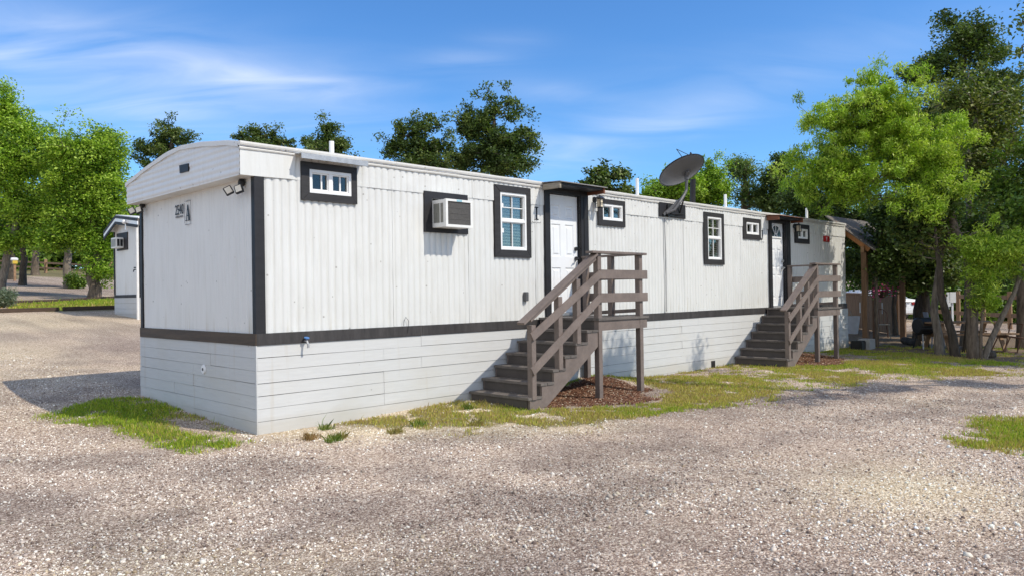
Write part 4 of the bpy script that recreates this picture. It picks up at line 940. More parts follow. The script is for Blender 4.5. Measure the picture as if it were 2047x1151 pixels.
# board fence with gate
bf = thing('board_fence', 'low brown board fence with a gate beyond the porch', 'fence', (25.4, 2.0, 0))
o = (25.4, 2.0, 0); p0, p1 = np.array([26.6, 3.5]), np.array([24.42, .95]); L = np.linalg.norm(p1-p0); dv = (p1-p0)/L
k = 0; r = random.Random(4)
for i in range(26):
    a = p0+dv*(i*L/26+.006); c = p0+dv*((i+1)*L/26-.006); z = g1(*a)
    b = MB(); b.beam((a[0], a[1], z+.67), (c[0], c[1], z+.67), .03, 1.30+r.uniform(-.02, .02)); b.build('board', M['fencewood'], bf, off=o)
b = MB(); b.beam((p0[0], p0[1], 1.40), (p1[0], p1[1], 1.34), .12, .05); b.build('top_rail', M['fencewood'], bf, off=o)
for s in (.33, .78):
    q = p0+dv*L*s-np.array([.04, .03]); b = MB(); b.tube([(q[0], q[1], .65), (q[0], q[1], 1.05)], .03, 6); b.build('handle', M['pvc'], bf, off=o)
ps = thing('timber_post', 'tall orange brown timber post at the end of the board fence', 'post', (24.36, .86, 0))
b = MB(); b.box(-.09, .09, -.09, .09, -.1, 2.3); b.build('post', M['cedar'], ps); b = MB(); b.box(-.045, .045, -.045, .045, 2.3, 4.2); b.build('extension', M['cedar'], ps)
# cafe chair
ch = thing('chair', 'dark bentwood chair with a pale seat by the board fence', 'chair', (22.3, .62, g1(22.3, .62)), R(-150))
b = MB(); b.tube([(0, 0, .43), (0, 0, .46)], .22, 18); b.build('seat', M['greywood'], ch)
for sx in (-1, 1):
    for sy in (-1, 1):
        b = MB(); b.tube([(sx*.15, sy*.15, .43), (sx*.2, sy*.2, 0)], [.018, .014], 6); b.build('leg', M['rust'] if sx < 0 else M['greywood'], ch)
b = MB(); b.tube([(-.17, -.17, .45)]+[(-.2-.04*math.sin(t), -.19*math.cos(t), .45+.28+.22*math.sin(t)) for t in np.linspace(0, math.pi, 12)]+[(-.17, .17, .45)], .015, 6); b.tube([(-.17, -.06, .46), (-.235, -.06, .9)], .009, 5); b.tube([(-.17, .06, .46), (-.235, .06, .9)], .009, 5); b.build('backrest', M['rust'], ch)
# planter and hanging flowers
g = gp(1703, 27.0); t = thing('planter', 'tall pale tapered planter beside the far end of the home', 'planter', tuple(g))
b = MB(); b.tube([(0, 0, -.02), (0, 0, .62)], [.17, .26], 14, False); b.tube([(0, 0, .55), (0, 0, .56)], .24, 14); b.build('pot', M['planter'], t); b = MB(); b.tube([(.0, .0, .56), (-.1, .05, .85)], .012, 5); b.build('stick', M['greywood'], t)
p = at(1763, 581, 23.5); t = thing('flower_basket', 'hanging basket of pink flowers above the board fence', 'flowers', tuple(p))
b = MB(); b.tube([(0, 0, -.22), (0, 0, -.12), (0, 0, -.02)], [.05, .16, .2], 10); b.build('basket', M['timber'], t)
n = 260; q = rng.normal(size=(n, 3))*np.array([.17, .17, .10]); s = .022
a_ = rng.normal(size=(n, 3)); a_ /= np.linalg.norm(a_, axis=1)[:, None]; c_ = np.cross(a_, rng.normal(size=(n, 3))); c_ /= np.linalg.norm(c_, axis=1)[:, None]
Vq = np.stack([q-a_*s-c_*s, q+a_*s-c_*s, q+a_*s+c_*s, q-a_*s+c_*s], 1).reshape(-1, 3)
cc = np.array([(.62, .04, .22), (.75, .2, .4), (.08, .14, .03)])[rng.choice(3, n, p=[.45, .15, .4])]
tag(np_mesh('flowers', Vq, np.arange(4*n).reshape(-1, 4), M['leaf'], t, np.repeat(cc, 4, 0)), kind='stuff')
b = MB(); b.tube([(0, 0, 0), (0, 0, 1.6)], .006, 4); b.build('hanger', M['metal'], t)
# white sedan seen from behind
g = gp(1801, 34.0); car = thing('parked_car', 'white sedan parked beyond the board fence, seen from behind', 'car', (g[0], g[1], g[2]), math.atan2(CF[1], CF[0])+R(12))
prof = [(0, .32), (-.02, .62), (.02, .80), (.06, .98), (.55, 1.03), (1.35, 1.42), (2.6, 1.44), (3.5, 1.0), (4.4, .86), (4.62, .6), (4.6, .3)]
b = MB(); ws = []
def wid(z): return .88-.04*max(0, .5-z)-.32*max(0, z-.95)
for sx in np.linspace(-1, 1, 9): ws.append([(x, sx*wid(z)*(1-.06*abs(sx)**3 if x < .1 or x > 4.3 else 1), z) for x, z in prof])
n = len(prof); vs = sum(ws, []); fs = [(i*n+k, i*n+(k+1) % n, (i+1)*n+(k+1) % n, (i+1)*n+k) for i in range(8) for k in range(n)]+[tuple(range(n)), tuple(8*n+k for k in range(n))[::-1]]
b.add(vs, fs); b.build('body', M['carpaint'], car, True, bevel=0)
b = MB(); b.add([(.68, -.62, 1.105), (.68, .62, 1.105), (1.30, .58, 1.405), (1.30, -.58, 1.405)], [(0, 1, 2, 3)]); b.v = [(v[0]-.012, v[1], v[2]+.012) for v in b.v]; b.build('rear_window', M['darkglass'], car)
for s in (-1, 1):
    b = MB(); b.box(-.035, .05, s*.55-.22*(s < 0), s*.55+.22*(s > 0), .74, .88); b.build('tail_light', M['taillight'], car, bevel=.01)
    for x in (.95, 3.75):
        b = MB(); b.tube([(x, s*.70, .31), (x, s*.89, .31)], .31, 18); wh = b.build('wheel', M['tyre'], car); b = MB(); b.tube([(x, s*.885, .31), (x, s*.90, .31)], .19, 14); b.build('rim', M['galv'], wh)
b = MB(); b.box(-.03, -.022, -.26, .26, .66, .79); b.build('licence_plate', M['line'], car); b = MB(); b.box(-.06, .12, -.84, .84, .36, .56); b.build('bumper', M['carpaint'], car, bevel=.03)
b = MB(); b.box(-.03, .0, -.5, .5, .86, .90); b.build('trunk_trim', M['greymetal'], car)
# barrel grill
g = gp(1849, 20.6); gr_ = thing('barrel_grill', 'black barrel grill on pale legs under the trees', 'grill', tuple(g), R(-35))
b = MB(); b.tube([(-.27, 0, .62), (-.24, 0, .62), (.24, 0, .62), (.27, 0, .62)], [.19, .235, .235, .19], 18); b.build('barrel', M['metal'], gr_)
b = MB(); b.tube([(-.24, -.24, .66), (.24, -.24, .66)], .012, 6); b.build('handle', M['rust'], gr_)
for sx, sy in ((-1, -1), (1, -1), (1, 1), (-1, 1)):
    b = MB(); b.tube([(sx*.17, sy*.1, .44), (sx*.24, sy*.2, 0)], .018, 6); b.build('leg', M['galv'] if sy < 0 else M['metal'], gr_)
b = MB(); b.box(-.3, .3, -.34, -.22, .55, .57); b.build('shelf', M['metal'], gr_)
# picnic table
g = gp(1925, 20.2); pt = thing('picnic_table', 'weathered picnic table with benches behind the tree trunks', 'picnic table', tuple(g), R(-46))
b = MB()
for k in range(5): b.box(-.95, .95, -.36+k*.146, -.36+k*.146+.138, .70, .74)
b.build('tabletop', M['fencewood'], pt)
for s in (-1, 1):
    b = MB(); b.box(-.95, .95, s*.68-.13, s*.68-.005, .42, .46); b.box(-.95, .95, s*.68+.005, s*.68+.13, .42, .46); b.build('bench', M['fencewood'], pt)
    for y in (-1, 1):
        b = MB(); b.beam((s*.7, y*.22, .70), (s*.7, y*.62, 0), .04, .10, (1, 0, 0)); b.build('leg', M['fencewood'], pt)
    b = MB(); b.beam((s*.66, -.8, .38), (s*.66, .8, .38), .04, .10); b.build('crossbeam', M['fencewood'], pt)
g = gp(1913, 20.2); t = thing('plastic_chair', 'blue grey plastic chair back beside the picnic table', 'chair', tuple(g+np.array([.25, .55, 0])), R(30))
b = MB(); b.box(-.22, .22, -.2, .2, .42, .45); b.build('seat', M['plastic'], t); b = MB(); b.beam((0, .2, .45), (0, .3, .98), .42, .03, (0, 1, 0)); b.build('backrest', M['plastic'], t)
for sx in (-1, 1):
    for sy in (-1, 1): b = MB(); b.tube([(sx*.2, sy*.18, .43), (sx*.23, sy*.22, 0)], .018, 5); b.build('leg', M['plastic'], t)
# metal chair frame lying by the right trunk
g = gp(2015, 19.2); t = thing('metal_frame', 'rusty bare metal lounger frame standing by the right hand trunk', 'frame', tuple(g), R(-38))
b = MB(); b.tube([(-.35, -.2, 0), (-.12, -.2, .42), (.75, -.2, .30)], .018, 6); b.tube([(-.35, .2, 0), (-.12, .2, .42), (.75, .2, .30)], .018, 6); b.tube([(.05, -.2, 0), (.22, -.2, .72)], .016, 6); b.tube([(.05, .2, 0), (.22, .2, .72)], .016, 6)
for x, z in ((-.12, .42), (.3, .36), (.75, .30), (.22, .72), (-.35, .02)): b.tube([(x, -.2, z), (x, .2, z)], .014, 6)
b.tube([(-.35, -.2, .02), (.05, -.2, .02)], .014, 6); b.build('tube_frame', M['rust'], t)
# white notice boards
for px, py, w_, h_, d, lb in ((1904.5, 594, .19, .34, 24.5, 'white rectangular board on a post between the leaning trunks'), (1896, 598, .13, .46, 24.8, 'narrow white board just left of the rectangular one')):
    p = at(px, py, d); z = g1(p[0], p[1]); t = thing('notice_board', lb, 'sign', (p[0], p[1], z), math.atan2(CF[1], CF[0])-math.pi/2, 'white boards between the leaning trunks')
    b = MB(); b.box(-w_/2, w_/2, -.015, .015, p[2]-z-h_/2, p[2]-z+h_/2); b.build('board', M['white'], t); b = MB(); b.box(-.03, .03, .016, .06, 0, p[2]-z); b.build('post', M['white'], t)
# rail fence on the right
pp = [(1870, 34), (1915, 32.5), (1965, 31), (2018, 29.6), (2072, 28.2), (2130, 27)]
rf = thing('rail_fence', 'grey brown two rail fence behind the picnic table', 'fence', tuple(gp(1965, 31))); o = gp(1965, 31)
for px, d in pp:
    g = gp(px, d); b = MB(); b.box(g[0]-.07, g[0]+.07, g[1]-.07, g[1]+.07, g[2]-.2, g[2]+1.45); b.build('post', M['fencewood'], rf, off=o)
for (p0, d0), (p1, d1) in zip(pp[:-1], pp[1:]):
    for h in (.52, 1.22):
        b = MB(); b.beam(gp(p0, d0, h), gp(p1, d1, h), .05, .16); b.build('rail', M['fencewood'], rf, off=o)
g = gp(1806, 22.5, .10); a = gp(1832, 21.5, .10); b = MB(); b.tube([g, a], .11, 10); tag(b.build('log', M['bark_dark'], None), 'short dark log lying in the shade under the trees', 'log')
g = gp(1975, 17.9, .06); b = MB(); b.sphere(g, .17, 9, 6, (1.3, .9, .75)); tag(b.build('stump', M['bark_dark'], None), 'dark stump at the foot of the leaning trunk', 'stump')

# ------------------------------------------------------------------ trees
PAL = {
 'spring': [(0.177, 0.313, 0.028), (0.283, 0.437, 0.040), (0.389, 0.531, 0.065), (0.100, 0.195, 0.021)],
 'dark': [(0.047, 0.080, 0.024), (0.078, 0.124, 0.031), (0.118, 0.171, 0.040), (0.183, 0.224, 0.057)],
 'mid': [(0.088, 0.159, 0.024), (0.147, 0.242, 0.033), (0.224, 0.325, 0.050), (0.053, 0.100, 0.019)],
 'mesq': [(0.248, 0.395, 0.033), (0.366, 0.519, 0.050), (0.484, 0.600, 0.088), (0.142, 0.242, 0.026)],
 'wispy': [(0.094, 0.165, 0.041), (0.165, 0.236, 0.059), (0.224, 0.295, 0.094), (0.059, 0.106, 0.035)],
 'olive': [(0.077, 0.112, 0.028), (0.136, 0.183, 0.040), (0.212, 0.248, 0.057), (0.271, 0.277, 0.077)],
 'sage': [(0.189, 0.236, 0.165), (0.283, 0.330, 0.236), (0.118, 0.165, 0.106), (0.354, 0.378, 0.283)],
}
def make_crown(r, nodes0, blobs, K, seg, seed, reach=1.0, spike=.16):
    """grow limbs from the trunk nodes to tips spread through the blobs"""
    sub = []
    for q in blobs:
        q = np.array(q); m = 4 if q[3] < .5 else 9; sub.append(np.r_[q[:3], q[3:6]*.95])
        for _ in range(m):
            v = r.normal(size=3); v /= np.linalg.norm(v); rr = .78*r.random()**.5; k_ = r.uniform(.28, .50)
            sub.append(np.r_[q[:3]+v*rr*q[3:6], q[3:6]*k_*np.array([1.1, 1.1, .9])])
    bl = np.array(sub); vol = bl[:, 3]*bl[:, 4]*bl[:, 5]; vol = vol**.8
    k = r.choice(len(bl), K, p=vol/vol.sum())
    u = r.normal(size=(K, 3)); u /= np.linalg.norm(u, axis=1)[:, None]
    rad = r.random(K)**(1/2.0)*reach
    tips = bl[k, :3]+u*rad[:, None]*bl[k, 3:6]*(1+.25*r.normal(size=(K, 1)))
    sp = r.random(K) < spike; u[:, 2] += .5; tips[sp] += (u*np.minimum(bl[k, 3:6], .7)*r.uniform(.3, 1.0, (K, 1)))[sp]
    pos = [np.array(n) for n in nodes0]; par = [i-1 for i in range(len(nodes0))]; base = len(nodes0)
    trunk = np.array(nodes0); start = trunk[max(1, int(len(trunk)*.45)):]
    order = np.argsort([np.min(np.linalg.norm(start-t, axis=1)) for t in tips]); ends = []
    Pn = np.zeros((base+K*seg, 3)); Pn[:base] = trunk; cnt = base; lo = max(1, int(base*.45)) if base > 2 else base-1
    dep = np.zeros(base+K*seg); dep[:base] = np.arange(base)*.02
    for ti in order:
        t = tips[ti]; d = t-Pn[lo:cnt]; dist = np.linalg.norm(d, axis=1)
        cost = dist+.35*np.maximum(0, -d[:, 2])+dep[lo:cnt]*.25
        j = lo+int(np.argmin(np.where(dist < .12, 9e9, cost))); p = Pn[j]; prev = j; L = np.linalg.norm(t-p)
        for s in range(1, seg+1):
            f = s/seg; q = p+(t-p)*f+np.array([0, 0, -.10*L*math.sin(math.pi*f)*.6])+r.normal(size=3)*.05*L*(s < seg)
            Pn[cnt] = q; par.append(prev); dep[cnt] = dep[j]+L*f; prev = cnt; cnt += 1
        ends.append(prev)
    return Pn[:cnt], par, ends
def tree(name, label, trunk, blobs, K, Lf, leaf, spread, pal, bark, group=None, seed=0, r0=.16, droop=.0, seg=3, rmin=.008, mat='leaf', up=.45, bare=.0, twig_n=4, trunk_end=.35, cat='tree', base=None, shag=1.0, flat=.75, spike=.16):
    r = np.random.default_rng(seed+100)
    tk = np.array(trunk, float)
    # resample the trunk with a little wander
    dd = np.r_[0, np.cumsum(np.linalg.norm(np.diff(tk, axis=0), axis=1))]; n = max(5, int(dd[-1]/.45)); s = np.linspace(0, dd[-1], n)
    tk = np.stack([np.interp(s, dd, tk[:, i]) for i in range(3)], 1); tk[1:-1] += r.normal(size=(n-2, 3))*np.array([.03, .03, 0])*(r0/.15)
    Pn, par, ends = make_crown(r, tk, blobs, K, seg, seed, spike=spike)
    flow = np.zeros(len(Pn)); 
    for e in ends: flow[e] += 1
    for i in range(len(Pn)-1, 0, -1): flow[par[i]] += flow[i]
    rad = np.maximum(rmin, r0*(np.maximum(flow, .5)/max(flow[0], 1))**.52)
    nb = len(tk); rad[:nb] = r0*np.interp(np.linspace(0, 1, nb), [0, .06, .35, 1], [1.28, 1.05, .92, trunk_end])
    root = thing(name, label, cat, tuple(tk[0]), group=group); o = tk[0]
    b = MB(); b.tube(np.vstack([tk[0]-[0, 0, .3], tk])-o, np.r_[rad[0]*1.1, rad[:nb]], 10); b.build('trunk', M[bark], root, True)
    # limbs
    b = MB(); kids = {}
    for i in range(nb, len(Pn)): kids.setdefault(par[i], []).append(i)
    def chain(i):
        c = [par[i], i]
        while True:
            k = kids.get(c[-1], [])
            if not k: break
            nx = max(k, key=lambda q: flow[q]); 
            c.append(nx)
            for q in k:
                if q != nx: todo.append(q)
        return c
    todo = [q for i in range(nb) for q in kids.get(i, [])]
    while todo:
        c = chain(todo.pop()); pts = Pn[c]-o; rr = rad[c].copy(); rr[0] = min(rr[0], rr[1]*1.15)
        b.tube(pts, rr, 7 if rr[1] > .04 else twig_n, False)
    if len(b.v): b.build('limb', M[bark], root, True)
    # leaves
    e = np.array(ends); e = e[r.random(len(e)) >= bare]; tipp = Pn[e]; prv = Pn[np.array(par)[e]]
    n = len(e)*Lf; ii = np.repeat(np.arange(len(e)), Lf)
    f = r.random(n)**.6; c0 = prv[ii]+(tipp[ii]-prv[ii])*f[:, None]*1.08
    sc = spread*np.repeat(r.uniform(.55, 1.25, len(e)), Lf)
    pos = c0+np.clip(r.normal(size=(n, 3)), -1.7, 1.7)*sc[:, None]*np.array([1, 1, flat])
    pos[:, 2] -= droop*np.abs(r.normal(size=n))*spread
    nrm = r.normal(size=(n, 3)); nrm[:, 2] = np.abs(nrm[:, 2])+up; nrm /= np.linalg.norm(nrm, axis=1)[:, None]
    ax = r.normal(size=(n, 3)); ax[:, 2] -= droop*1.6; ax -= nrm*(ax*nrm).sum(1)[:, None]*(1-.5*min(droop, 1)); ax /= np.linalg.norm(ax, axis=1)[:, None]
    sd_ = np.cross(nrm, ax); sd_ /= np.linalg.norm(sd_, axis=1)[:, None]
    l = (leaf[0]*r.uniform(.45, 1.5, n))[:, None]; w_ = (leaf[1]*r.uniform(.7, 1.2, n))[:, None]
    V = np.stack([pos-ax*l*.5, pos+sd_*w_*.5-ax*l*.05, pos+ax*l*.5-nrm*l*.08, pos-sd_*w_*.5-ax*l*.05], 1)-o
    pc = np.array(PAL[pal]); cl = r.random(len(e)); kk = np.clip(((cl[ii]*.7+r.random(n)*.3)*len(pc)*.999).astype(int), 0, len(pc)-1)
    col = pc[kk]*r.uniform(.8, 1.2, (n, 1))
    np_mesh('crown', V.reshape(-1, 3), np.arange(4*n).reshape(-1, 4), M[mat], root, np.repeat(col, 4, 0))
    return root
def bl(d, *L):
    out = []
    for q in L:
        px, py, rx, ry = q[:4]; dd = q[4] if len(q) > 4 else 0; p = at(px, py, d+dd); out.append((p[0], p[1], p[2], rx*d/F, rx*d/F, ry*d/F))
    return out
def tr(d, base, *pts):
    g = gp(base, d); out = [g-np.array([0, 0, .05])]
    for q in pts: out.append(at(q[0], q[1], d+(q[2] if len(q) > 2 else 0)))
    return out
LT = 'trees on the left by the gravel'; BT = 'dark trees showing above the roof'; RT = 'trees at the right end of the home'
tree('broadleaf_tree', 'big bright green tree with a curved trunk at the left edge', tr(36.9, 3, (6, 545), (14, 505), (30, 470), (34, 400), (25, 320), (15, 240)), bl(36.9, (30, 340, 80, 90), (-45, 320, 80, 110), (12, 215, 26, 50), (-20, 190, 22, 40), (70, 420, 60, 55), (-40, 440, 80, 50), (70, 290, 32, 45), (60, 475, 60, 26), (10, 480, 40, 24), (20, 188, 22, 36), (18, 245, 46, 40), (2, 165, 14, 20), (85, 255, 16, 16)), 760, 100, (.13, .09), .27, 'spring', 'bark_grey', LT, 1, .17, seg=3)
tree('broadleaf_tree', 'bright green tree with a straight pale trunk behind the left gravel', tr(45, 136, (135, 530), (133, 485), (130, 440), (128, 390)), bl(45, (128, 400, 55, 50), (95, 445, 45, 40), (150, 450, 40, 34), (110, 330, 40, 40)), 300, 100, (.155, .105), .33, 'spring', 'bark_grey', LT, 2, .22, seg=3)
tree('broadleaf_tree', 'bright green tree with low dark skirts just left of the small home', tr(36.2, 188, (186, 545), (190, 490), (187, 420), (183, 340)), bl(36.2, (178, 325, 70, 70), (208, 285, 36, 38), (150, 390, 70, 60), (212, 400, 42, 60), (188, 490, 36, 46), (125, 300, 30, 34), (206, 545, 26, 22), (235, 345, 18, 38), (228, 470, 22, 40), (140, 465, 40, 34), (105, 480, 36, 22)), 720, 100, (.13, .09), .27, 'spring', 'bark_brown', LT, 3, .26, seg=3)
tree('broadleaf_tree', 'slim tree with a dark thin trunk between the two left trees', tr(47, 45, (46, 530), (47, 480), (50, 430)), bl(47, (55, 440, 50, 42), (20, 460, 35, 35)), 200, 60, (.19, .13), .38, 'mid', 'bark_dark', LT, 4, .2)
tree('broadleaf_tree', 'distant thin trunked tree near the left rail fence', tr(66, 71, (71, 510), (72, 470), (75, 440)), bl(66, (80, 445, 45, 30)), 120, 60, (.26, .18), .5, 'mid', 'bark_brown', LT, 5, .3)
tree('broadleaf_tree', 'distant shaded tree behind the white box post', tr(56, 23, (22, 530), (20, 480), (25, 440)), bl(56, (15, 450, 45, 35)), 140, 60, (.24, .16), .45, 'mid', 'bark_dark', LT, 6, .26)
tree('shrub', 'small round green bush at the foot of the pale trunk', tr(44.5, 151, (151, 570), (152, 562)), bl(44.5, (151, 564, 13, 11)), 60, 50, (.14, .10), .16, 'mid', 'bark_brown', None, 7, .05, cat='bush')
tree('shrub', 'grey green leafy clump at the left edge of the grass strip', tr(28.5, 9, (9, 606), (9, 598)), bl(28.5, (8, 596, 14, 13), (-4, 600, 12, 12)), 70, 50, (.16, .03), .14, 'sage', 'bark_grey', None, 8, .03, mat='needle', cat='bush', up=.1)
# trees behind the home
def back(label, d, base, trunk, blobs, K, seed, pal='dark', Lf=80, leaf=(.115, .068), spread=.145, r0=.18, rmin=.013, spike=.42, **kw):
    tree(kw.pop('name', 'broadleaf_tree'), label, tr(d, base, *trunk), bl(d, *blobs), K, Lf, leaf, spread, pal, kw.pop('bark', 'bark_dark'), kw.pop('group', BT), seed, r0, seg=kw.pop('seg', 3), rmin=rmin, spike=spike, **kw)
back('dark tree behind the near roof corner', 33, 340, ((338, 480), (337, 400), (340, 330), (345, 270)), ((335, 262, 16, 18), (350, 270, 18, 16), (322, 285, 18, 20), (300, 300, 14, 14), (282, 294, 10, 8), (288, 315, 14, 14), (365, 285, 14, 12), (385, 272, 9, 8), (392, 262, 6, 8), (335, 310, 30, 20), (330, 340, 40, 20)), 165, 11)
back('dark spiky tree behind the roof left of the first roof pipe', 34, 530, ((530, 480), (528, 400), (530, 320), (533, 270)), ((502, 260, 9, 18), (482, 276, 14, 8), (515, 272, 14, 16), (533, 265, 9, 14), (545, 280, 16, 14), (572, 284, 10, 10), (585, 292, 8, 8), (525, 298, 40, 14), (465, 276, 6, 6)), 140, 12)
back('dark upright tree just right of the first roof pipe', 32, 655, ((655, 480), (656, 400), (655, 320), (655, 265)), ((655, 262, 12, 18), (668, 258, 8, 12), (645, 282, 14, 14), (622, 286, 12, 8), (675, 285, 16, 12), (690, 285, 9, 9), (655, 303, 34, 12), (610, 285, 6, 6)), 120, 13)
back('broad dark tree behind the roof left of the tallest dark tree', 30, 845, ((845, 480), (842, 420), (845, 340), (848, 280)), ((800, 262, 14, 24), (838, 268, 18, 28), (858, 245, 9, 20), (877, 250, 9, 20), (895, 272, 14, 22), (790, 290, 18, 20), (825, 300, 28, 26), (870, 300, 26, 30), (775, 312, 12, 8), (845, 335, 54, 18), (815, 252, 8, 16)), 255, 14)
back('tallest dark tree standing behind the middle of the roof', 28, 985, ((985, 480), (982, 420), (985, 340), (988, 270), (986, 225)), ((980, 215, 12, 26), (968, 240, 22, 30), (1022, 222, 14, 26), (1040, 245, 16, 26), (1058, 280, 18, 18), (1070, 276, 9, 8), (1062, 296, 12, 8), (930, 245, 14, 22), (945, 270, 24, 28), (985, 290, 36, 34), (1025, 300, 28, 30), (1000, 335, 44, 24), (930, 320, 28, 26), (1050, 330, 16, 26), (950, 225, 14, 16)), 350, 15)
back('small sparse tree with thin twigs right of the nearer door awning', 27, 1205, ((1205, 480), (1207, 430), (1206, 385)), ((1195, 372, 26, 18), (1240, 350, 20, 14), (1200, 345, 10, 22), (1245, 385, 18, 10), (1170, 375, 14, 10)), 95, 16, 'dark', 46, (.13, .09), .15)
back('light green bushy tree behind the satellite dish', 29, 1330, ((1330, 480), (1330, 430), (1335, 390)), ((1325, 385, 38, 24), (1365, 380, 30, 24), (1300, 392, 16, 14)), 190, 17, 'spring', 90, (.11, .06), .17, group='pale trees behind the dish')
back('light green rounded tree just right of the dish mast', 30, 1415, ((1415, 480), (1415, 430), (1417, 380)), ((1415, 375, 32, 34), (1440, 395, 16, 26), (1390, 400, 24, 20), (1415, 345, 12, 10)), 210, 18, 'spring', 90, (.11, .06), .17, group='pale trees behind the dish')
back('wispy pale tree with open twigs left of the feathery tree', 31, 1490, ((1490, 480), (1490, 430), (1488, 380), (1487, 340)), ((1488, 345, 30, 26), (1500, 390, 32, 26), (1470, 330, 10, 12), (1515, 340, 12, 12)), 150, 19, 'wispy', 46, (.12, .05), .20, bark='bark_brown', group='pale trees behind the dish')
back('dark tree filling the gap left of the feathery tree', 30, 1555, ((1555, 490), (1553, 430), (1555, 370)), ((1552, 355, 26, 32), (1570, 400, 36, 34), (1535, 410, 26, 20), (1560, 330, 14, 14)), 260, 20, group=RT)
# right group
tree('feathery_tree', 'bright yellow green feathery tree over the far end of the home', tr(17.7, 1945, (1944, 640), (1940, 560, .2), (1934, 485, .3), (1905, 455, .6), (1893, 400, 1.0), (1875, 340, 1.3), (1840, 290, 1.6)), bl(18.9, (1700, 255, 84, 66), (1640, 330, 62, 54), (1745, 190, 66, 40), (1810, 300, 84, 84), (1700, 372, 84, 44), (1840, 400, 60, 54, -.6), (1790, 215, 50, 44), (1608, 372, 30, 30), (1600, 300, 26, 18), (1900, 380, 50, 26, -.8), (1620, 235, 30, 24), (1680, 320, 60, 50), (1770, 250, 70, 60), (1860, 340, 50, 40), (1588, 320, 26, 26), (1572, 362, 24, 20), (1660, 232, 40, 30), (1885, 300, 56, 56), (1905, 245, 40, 36, .5), (1565, 285, 16, 10)), 860, 125, (.095, .030), .10, 'mesq', 'bark_brown', RT, 30, .125, spike=.36, droop=.55, mat='needle', rmin=.006, seg=4, up=.5, flat=.8)
tree('feathery_tree', 'low bright feathery sapling in front of the right trunks', tr(17.4, 1958, (1962, 640, .0), (1975, 560, .0), (1985, 500)), bl(17.4, (1990, 500, 50, 34), (1965, 555, 28, 44), (2030, 490, 36, 40), (1950, 490, 26, 24), (1985, 600, 18, 20)), 190, 130, (.10, .026), .11, 'mesq', 'bark_brown', RT, 31, .035, droop=.5, mat='needle', rmin=.005, up=.5)
tree('broadleaf_tree', 'tallest dark oak rising behind the feathery tree at the right', tr(24.5, 1835, (1840, 600), (1850, 500), (1875, 400), (1900, 300), (1920, 200), (1930, 110)), bl(24.5, (1930, 75, 56, 46), (1880, 125, 50, 44), (1840, 150, 40, 24), (1960, 180, 70, 70), (1905, 230, 80, 60), (2010, 270, 60, 80), (1850, 300, 80, 80), (1960, 350, 90, 80), (1780, 280, 50, 60), (1990, 120, 22, 30), (1760, 165, 22, 14), (1905, 40, 20, 16), (2000, 190, 40, 50), (1960, 110, 40, 36), (2040, 220, 30, 60), (1900, 470, 56, 44, .8), (1980, 480, 56, 50, .8), (2030, 545, 36, 40, .8)), 1050, 95, (.10, .066), .18, 'dark', 'bark_dark', RT, 32, .17, seg=3)
tree('broadleaf_tree', 'dark dense tree behind the porch roof', tr(26.5, 1789, (1788, 600), (1785, 520), (1775, 450), (1760, 390)), bl(26.5, (1630, 430, 70, 46), (1720, 450, 80, 60), (1790, 500, 60, 50), (1720, 530, 50, 34), (1850, 470, 60, 60), (1680, 360, 60, 50), (1600, 400, 40, 40)), 600, 95, (.11, .075), .20, 'dark', 'bark_dark', RT, 33, .085)
tree('broadleaf_tree', 'dark tree with a sunlit thick trunk at the right edge', tr(20.2, 2041, (2042, 600), (2044, 520), (2050, 430), (2060, 350)), bl(20.2, (2035, 430, 60, 70), (2080, 350, 70, 90), (2010, 370, 40, 50), (2120, 450, 60, 70), (2040, 300, 36, 50), (2150, 320, 60, 80))+[(18.4, -7.4, 6.0, 2.0, 1.9, 1.7), (17.3, -9.0, 5.4, 1.5, 1.4, 1.2), (20.5, -6.6, 6.0, 1.8, 1.6, 1.6)], 760, 90, (.10, .07), .18, 'mid', 'bark_brown', RT, 34, .13)
tree('bare_tree', 'slim grey trunk with pale bare twigs left of the feathery trunk', tr(18.7, 1877, (1874, 640), (1870, 590), (1876, 530), (1888, 490)), bl(18.7, (1870, 480, 50, 36), (1840, 500, 30, 24), (1930, 470, 40, 26)), 85, 30, (.09, .06), .14, 'olive', 'bark_grey', RT, 35, .105, bare=.62)
tree('bare_tree', 'dark trunk leaning left out of the right clump', tr(18.3, 1908, (1895, 640), (1884, 590), (1880, 540), (1868, 450)), bl(18.6, (1860, 420, 40, 40), (1820, 450, 40, 40)), 110, 50, (.11, .08), .2, 'dark', 'bark_dark', RT, 36, .10)
tree('bare_tree', 'grey trunk leaning steeply to the right by the lounger frame', tr(17.7, 1962, (1990, 655), (2020, 600), (2045, 540), (2075, 450)), bl(17.7, (2090, 430, 40, 40), (2060, 470, 20, 20)), 90, 50, (.11, .08), .2, 'mid', 'bark_grey', RT, 37, .065)
tree('bare_tree', 'short dark forked trunk behind the picnic table', tr(19.4, 1930, (1936, 650), (1940, 590), (1946, 520)), bl(19.4, (1950, 470, 30, 40)), 60, 50, (.11, .08), .2, 'dark', 'bark_dark', RT, 38, .09)
tree('broadleaf_tree', 'thin shaded tree just right of the porch post', tr(21.4, 1750, (1752, 640), (1750, 580), (1755, 510), (1760, 440)), bl(21.4, (1785, 470, 34, 36), (1772, 535, 34, 22), (1805, 505, 34, 30), (1780, 425, 28, 24)), 300, 58, (.11, .08), .2, 'dark', 'bark_brown', RT, 39, .055)
tree('broadleaf_tree', 'dark double trunk behind the barrel grill', tr(23.8, 1843, (1845, 600), (1850, 540), (1852, 480)), bl(23.8, (1850, 520, 50, 44), (1890, 540, 40, 34), (1820, 560, 36, 20)), 260, 58, (.12, .085), .23, 'dark', 'bark_dark', RT, 40, .155)
